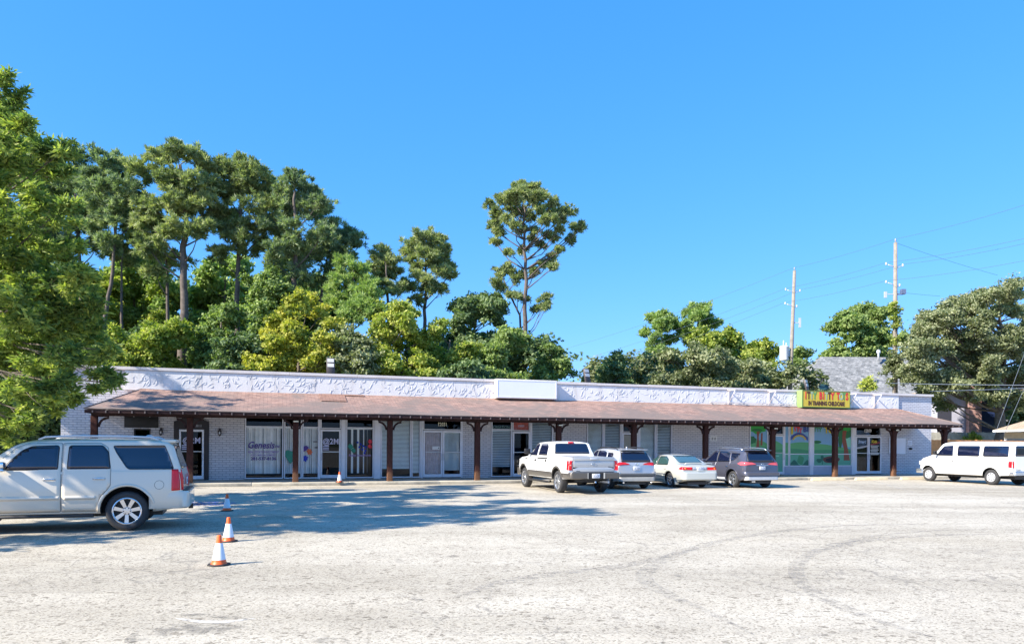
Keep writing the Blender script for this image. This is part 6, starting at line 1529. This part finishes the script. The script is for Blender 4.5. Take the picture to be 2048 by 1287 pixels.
broad('huge grey green oak filling the right side behind the fences', 58, 1826, 2120, 585, 775, 100, 'olive', 59, dict(k=14, L=.21, W=.125, s=.19), 7.5, trad=.38, tb=.02, tx_=2000, extra=[(1960, 590, 26), (2000, 580, 28), (2040, 580, 28), (1900, 615, 26), (1850, 650, 26), (1832, 700, 24), (1838, 750, 24), (1860, 790, 24), (1890, 810, 18), (1990, 800, 20), (2040, 800, 24), (1925, 770, 22), (1838, 690, 26), (1852, 640, 22), (1835, 730, 26), (1845, 665, 24), (1880, 640, 26), (1870, 700, 28), (1860, 770, 26), (1930, 700, 30), (1960, 740, 30), (1900, 740, 28), (1985, 700, 30), (1880, 700, 28), (1950, 790, 18), (2010, 760, 26)])
broad('dark leafy tree trunk area behind the carport', 63, 1980, 2120, 770, 870, 10, 'dark', 60, BL, 4.6, group=W1)
broad('vines hanging on the right utility pole', PRY-.3, 1778, 1803, 700, 790, 5, 'olive', 61, dict(k=9, L=.18, W=.11, s=.12), 7, 'vine', 'climbing_vine', .05, spread=.3)
broad('thin vine sprays high on the right utility pole', PRY-.3, 1782, 1800, 600, 690, 6, 'ygreen', 62, dict(k=6, L=.16, W=.10, s=.10), 6, 'vine', 'climbing_vine', .03, spread=.2)
b = bw(bs(1737, -4), -4, 4.4); Yb = b.y
tree('sapling', 'bright green sapling sprouting from the roof right of the childcare sign', 'plant', b, [b, b+Vector((0, 0, .6)), b+Vector((-.15, 0, 1.5))], .03, [(at(1734, 760, Yb), (.28, .25, .45)), (at(1730, 770, Yb), (.25, .25, .3)), (at(1744, 772, Yb), (.3, .25, .25))], 'ygreen', dict(k=5, L=.26, W=.10, s=.12), 'star', 14, 63, tb=.2)
# ivy at the fence
broad('yellow green vine on the grey fence', 59.2, 1925, 1960, 862, 885, 4, 'ygreen', 64, dict(k=7, L=.14, W=.1, s=.1), 7, 'vine', 'climbing_vine', .03, spread=.2)

# understorey masses: nobody could count these
def mass(name, label, x0, x1, y0, y1, Y, pal, seed, n=40, dens=3.4, leaf=BLF, cat='undergrowth'):
    rng = np.random.default_rng(seed); r_ = random.Random(seed); L_ = []
    for i in range(n):
        x = r_.uniform(x0, x1); y = r_.uniform(y0, y1); yy = Y+r_.uniform(-3, 3); L_.append((at(x, y, yy), (1.6, 1.3, 1.2)))
    C_, N_, T_, To = foliage(rng, L_, (0, 0, 0), dens, leaf, 'leaf', -.05)
    o = link(name, leaf_mesh(name, C_, N_, leaf['L'], leaf['W'], To, rng, PAL[pal])); tag(o, label, cat, None, 'stuff')
mass('undergrowth', 'dense dark undergrowth low behind the left half of the strip', 60, 1150, 690, 790, 60, 'dark', 70, 90)
mass('undergrowth', 'hazy green wood interior behind the tall pine trunks on the left', 60, 690, 570, 760, 82, 'green', 74, 150, 2.6, dict(k=11, L=.5, W=.32, s=.34), cat='woodland')
mass('undergrowth', 'dense olive undergrowth low behind the right half of the strip', 1180, 1640, 735, 800, 72, 'olive', 71, 40)
mass('undergrowth', 'dark hedge left of the strip behind the silver SUV', -60, 118, 800, 930, 36, 'dark', 72, 46, 5, BL)
mass('undergrowth', 'dark bushes behind the grey board fence', 1870, 2100, 800, 880, 78, 'dark', 73, 30, 3.4, BL)

# the near trees on the left
NL = dict(k=11, L=.19, W=.056, s=.085)
def near(label, base, H, lobes_, seed, dens, trad=.22, group='leafy trees at the left edge of the lot'):
    b = Vector(base); tree('shade_tree', label, 'tree', b, [b, b+Vector((.2, 0, H*.3)), b+Vector((.0, .3, H*.6)), b+Vector((.2, 0, H*.88))], trad, lobes_, 'near', NL, 'star', dens, seed, BARKG, group, .04, rmax=.04, zmin=5)
r_ = random.Random(8); L_ = []
YN = 20.5
px = [(5, 175, 34), (-40, 230, 70), (35, 245, 26), (55, 310, 44), (-10, 330, 60), (95, 300, 30), (110, 350, 34), (130, 300, 22), (40, 400, 55), (-30, 430, 70), (90, 430, 44), (70, 500, 55), (0, 530, 65), (130, 500, 40), (155, 560, 40), (90, 590, 55), (20, 620, 60), (175, 620, 30), (150, 650, 40), (80, 680, 55), (10, 700, 60), (135, 715, 34), (60, 760, 50), (0, 790, 55), (100, 790, 34), (30, 840, 40), (205, 745, 22), (180, 720, 26), (225, 765, 18), (120, 810, 26), (-40, 600, 80), (-60, 760, 80), (-90, 480, 80), (150, 800, 16), (215, 700, 20), (20, 440, 60), (60, 360, 40), (110, 560, 45), (40, 560, 60), (-10, 870, 40), (60, 830, 34), (120, 740, 36), (180, 680, 28), (90, 640, 50), (30, 300, 40), (10, 240, 34), (120, 420, 34), (170, 580, 26), (135, 770, 26), (195, 780, 14), (-20, 700, 60), (70, 720, 50)]
for x, y, rr in px:
    Y = YN+r_.uniform(-2.2, 2.2); q = rr/FPX*YN; L_.append((at(x, y, Y), (q, q, q*.85)))
near('large leafy shade tree overhanging the left end of the strip', (-15.6, 20.5, 0), 12, L_, 81, 27, .22)
L_ = []
for i in range(46):
    a = r_.uniform(0, 6.28); q = math.sqrt(r_.random())*3.6; z = r_.uniform(5.0, 11.2)
    c = Vector((-14.2+q*math.cos(a), 12.6+q*math.sin(a), z)); L_.append((c, (1.15, 1.15, .8)))
near('leafy tree just outside the left edge that shades the lot', (-14.6, 12.6, 0), 11, L_, 82, 7, .22)
L_ = []
for i in range(34):
    a = r_.uniform(0, 6.28); q = math.sqrt(r_.random())*4.0; z = r_.uniform(5.0, 10.5)
    L_.append((Vector((-24.8+q*math.cos(a), 26.0+q*math.sin(a), z)), (1.2, 1.2, .9)))
near('leafy tree outside the left edge beyond the overhanging one', (-24.2, 26, 0), 10, L_, 83, 7, .22)
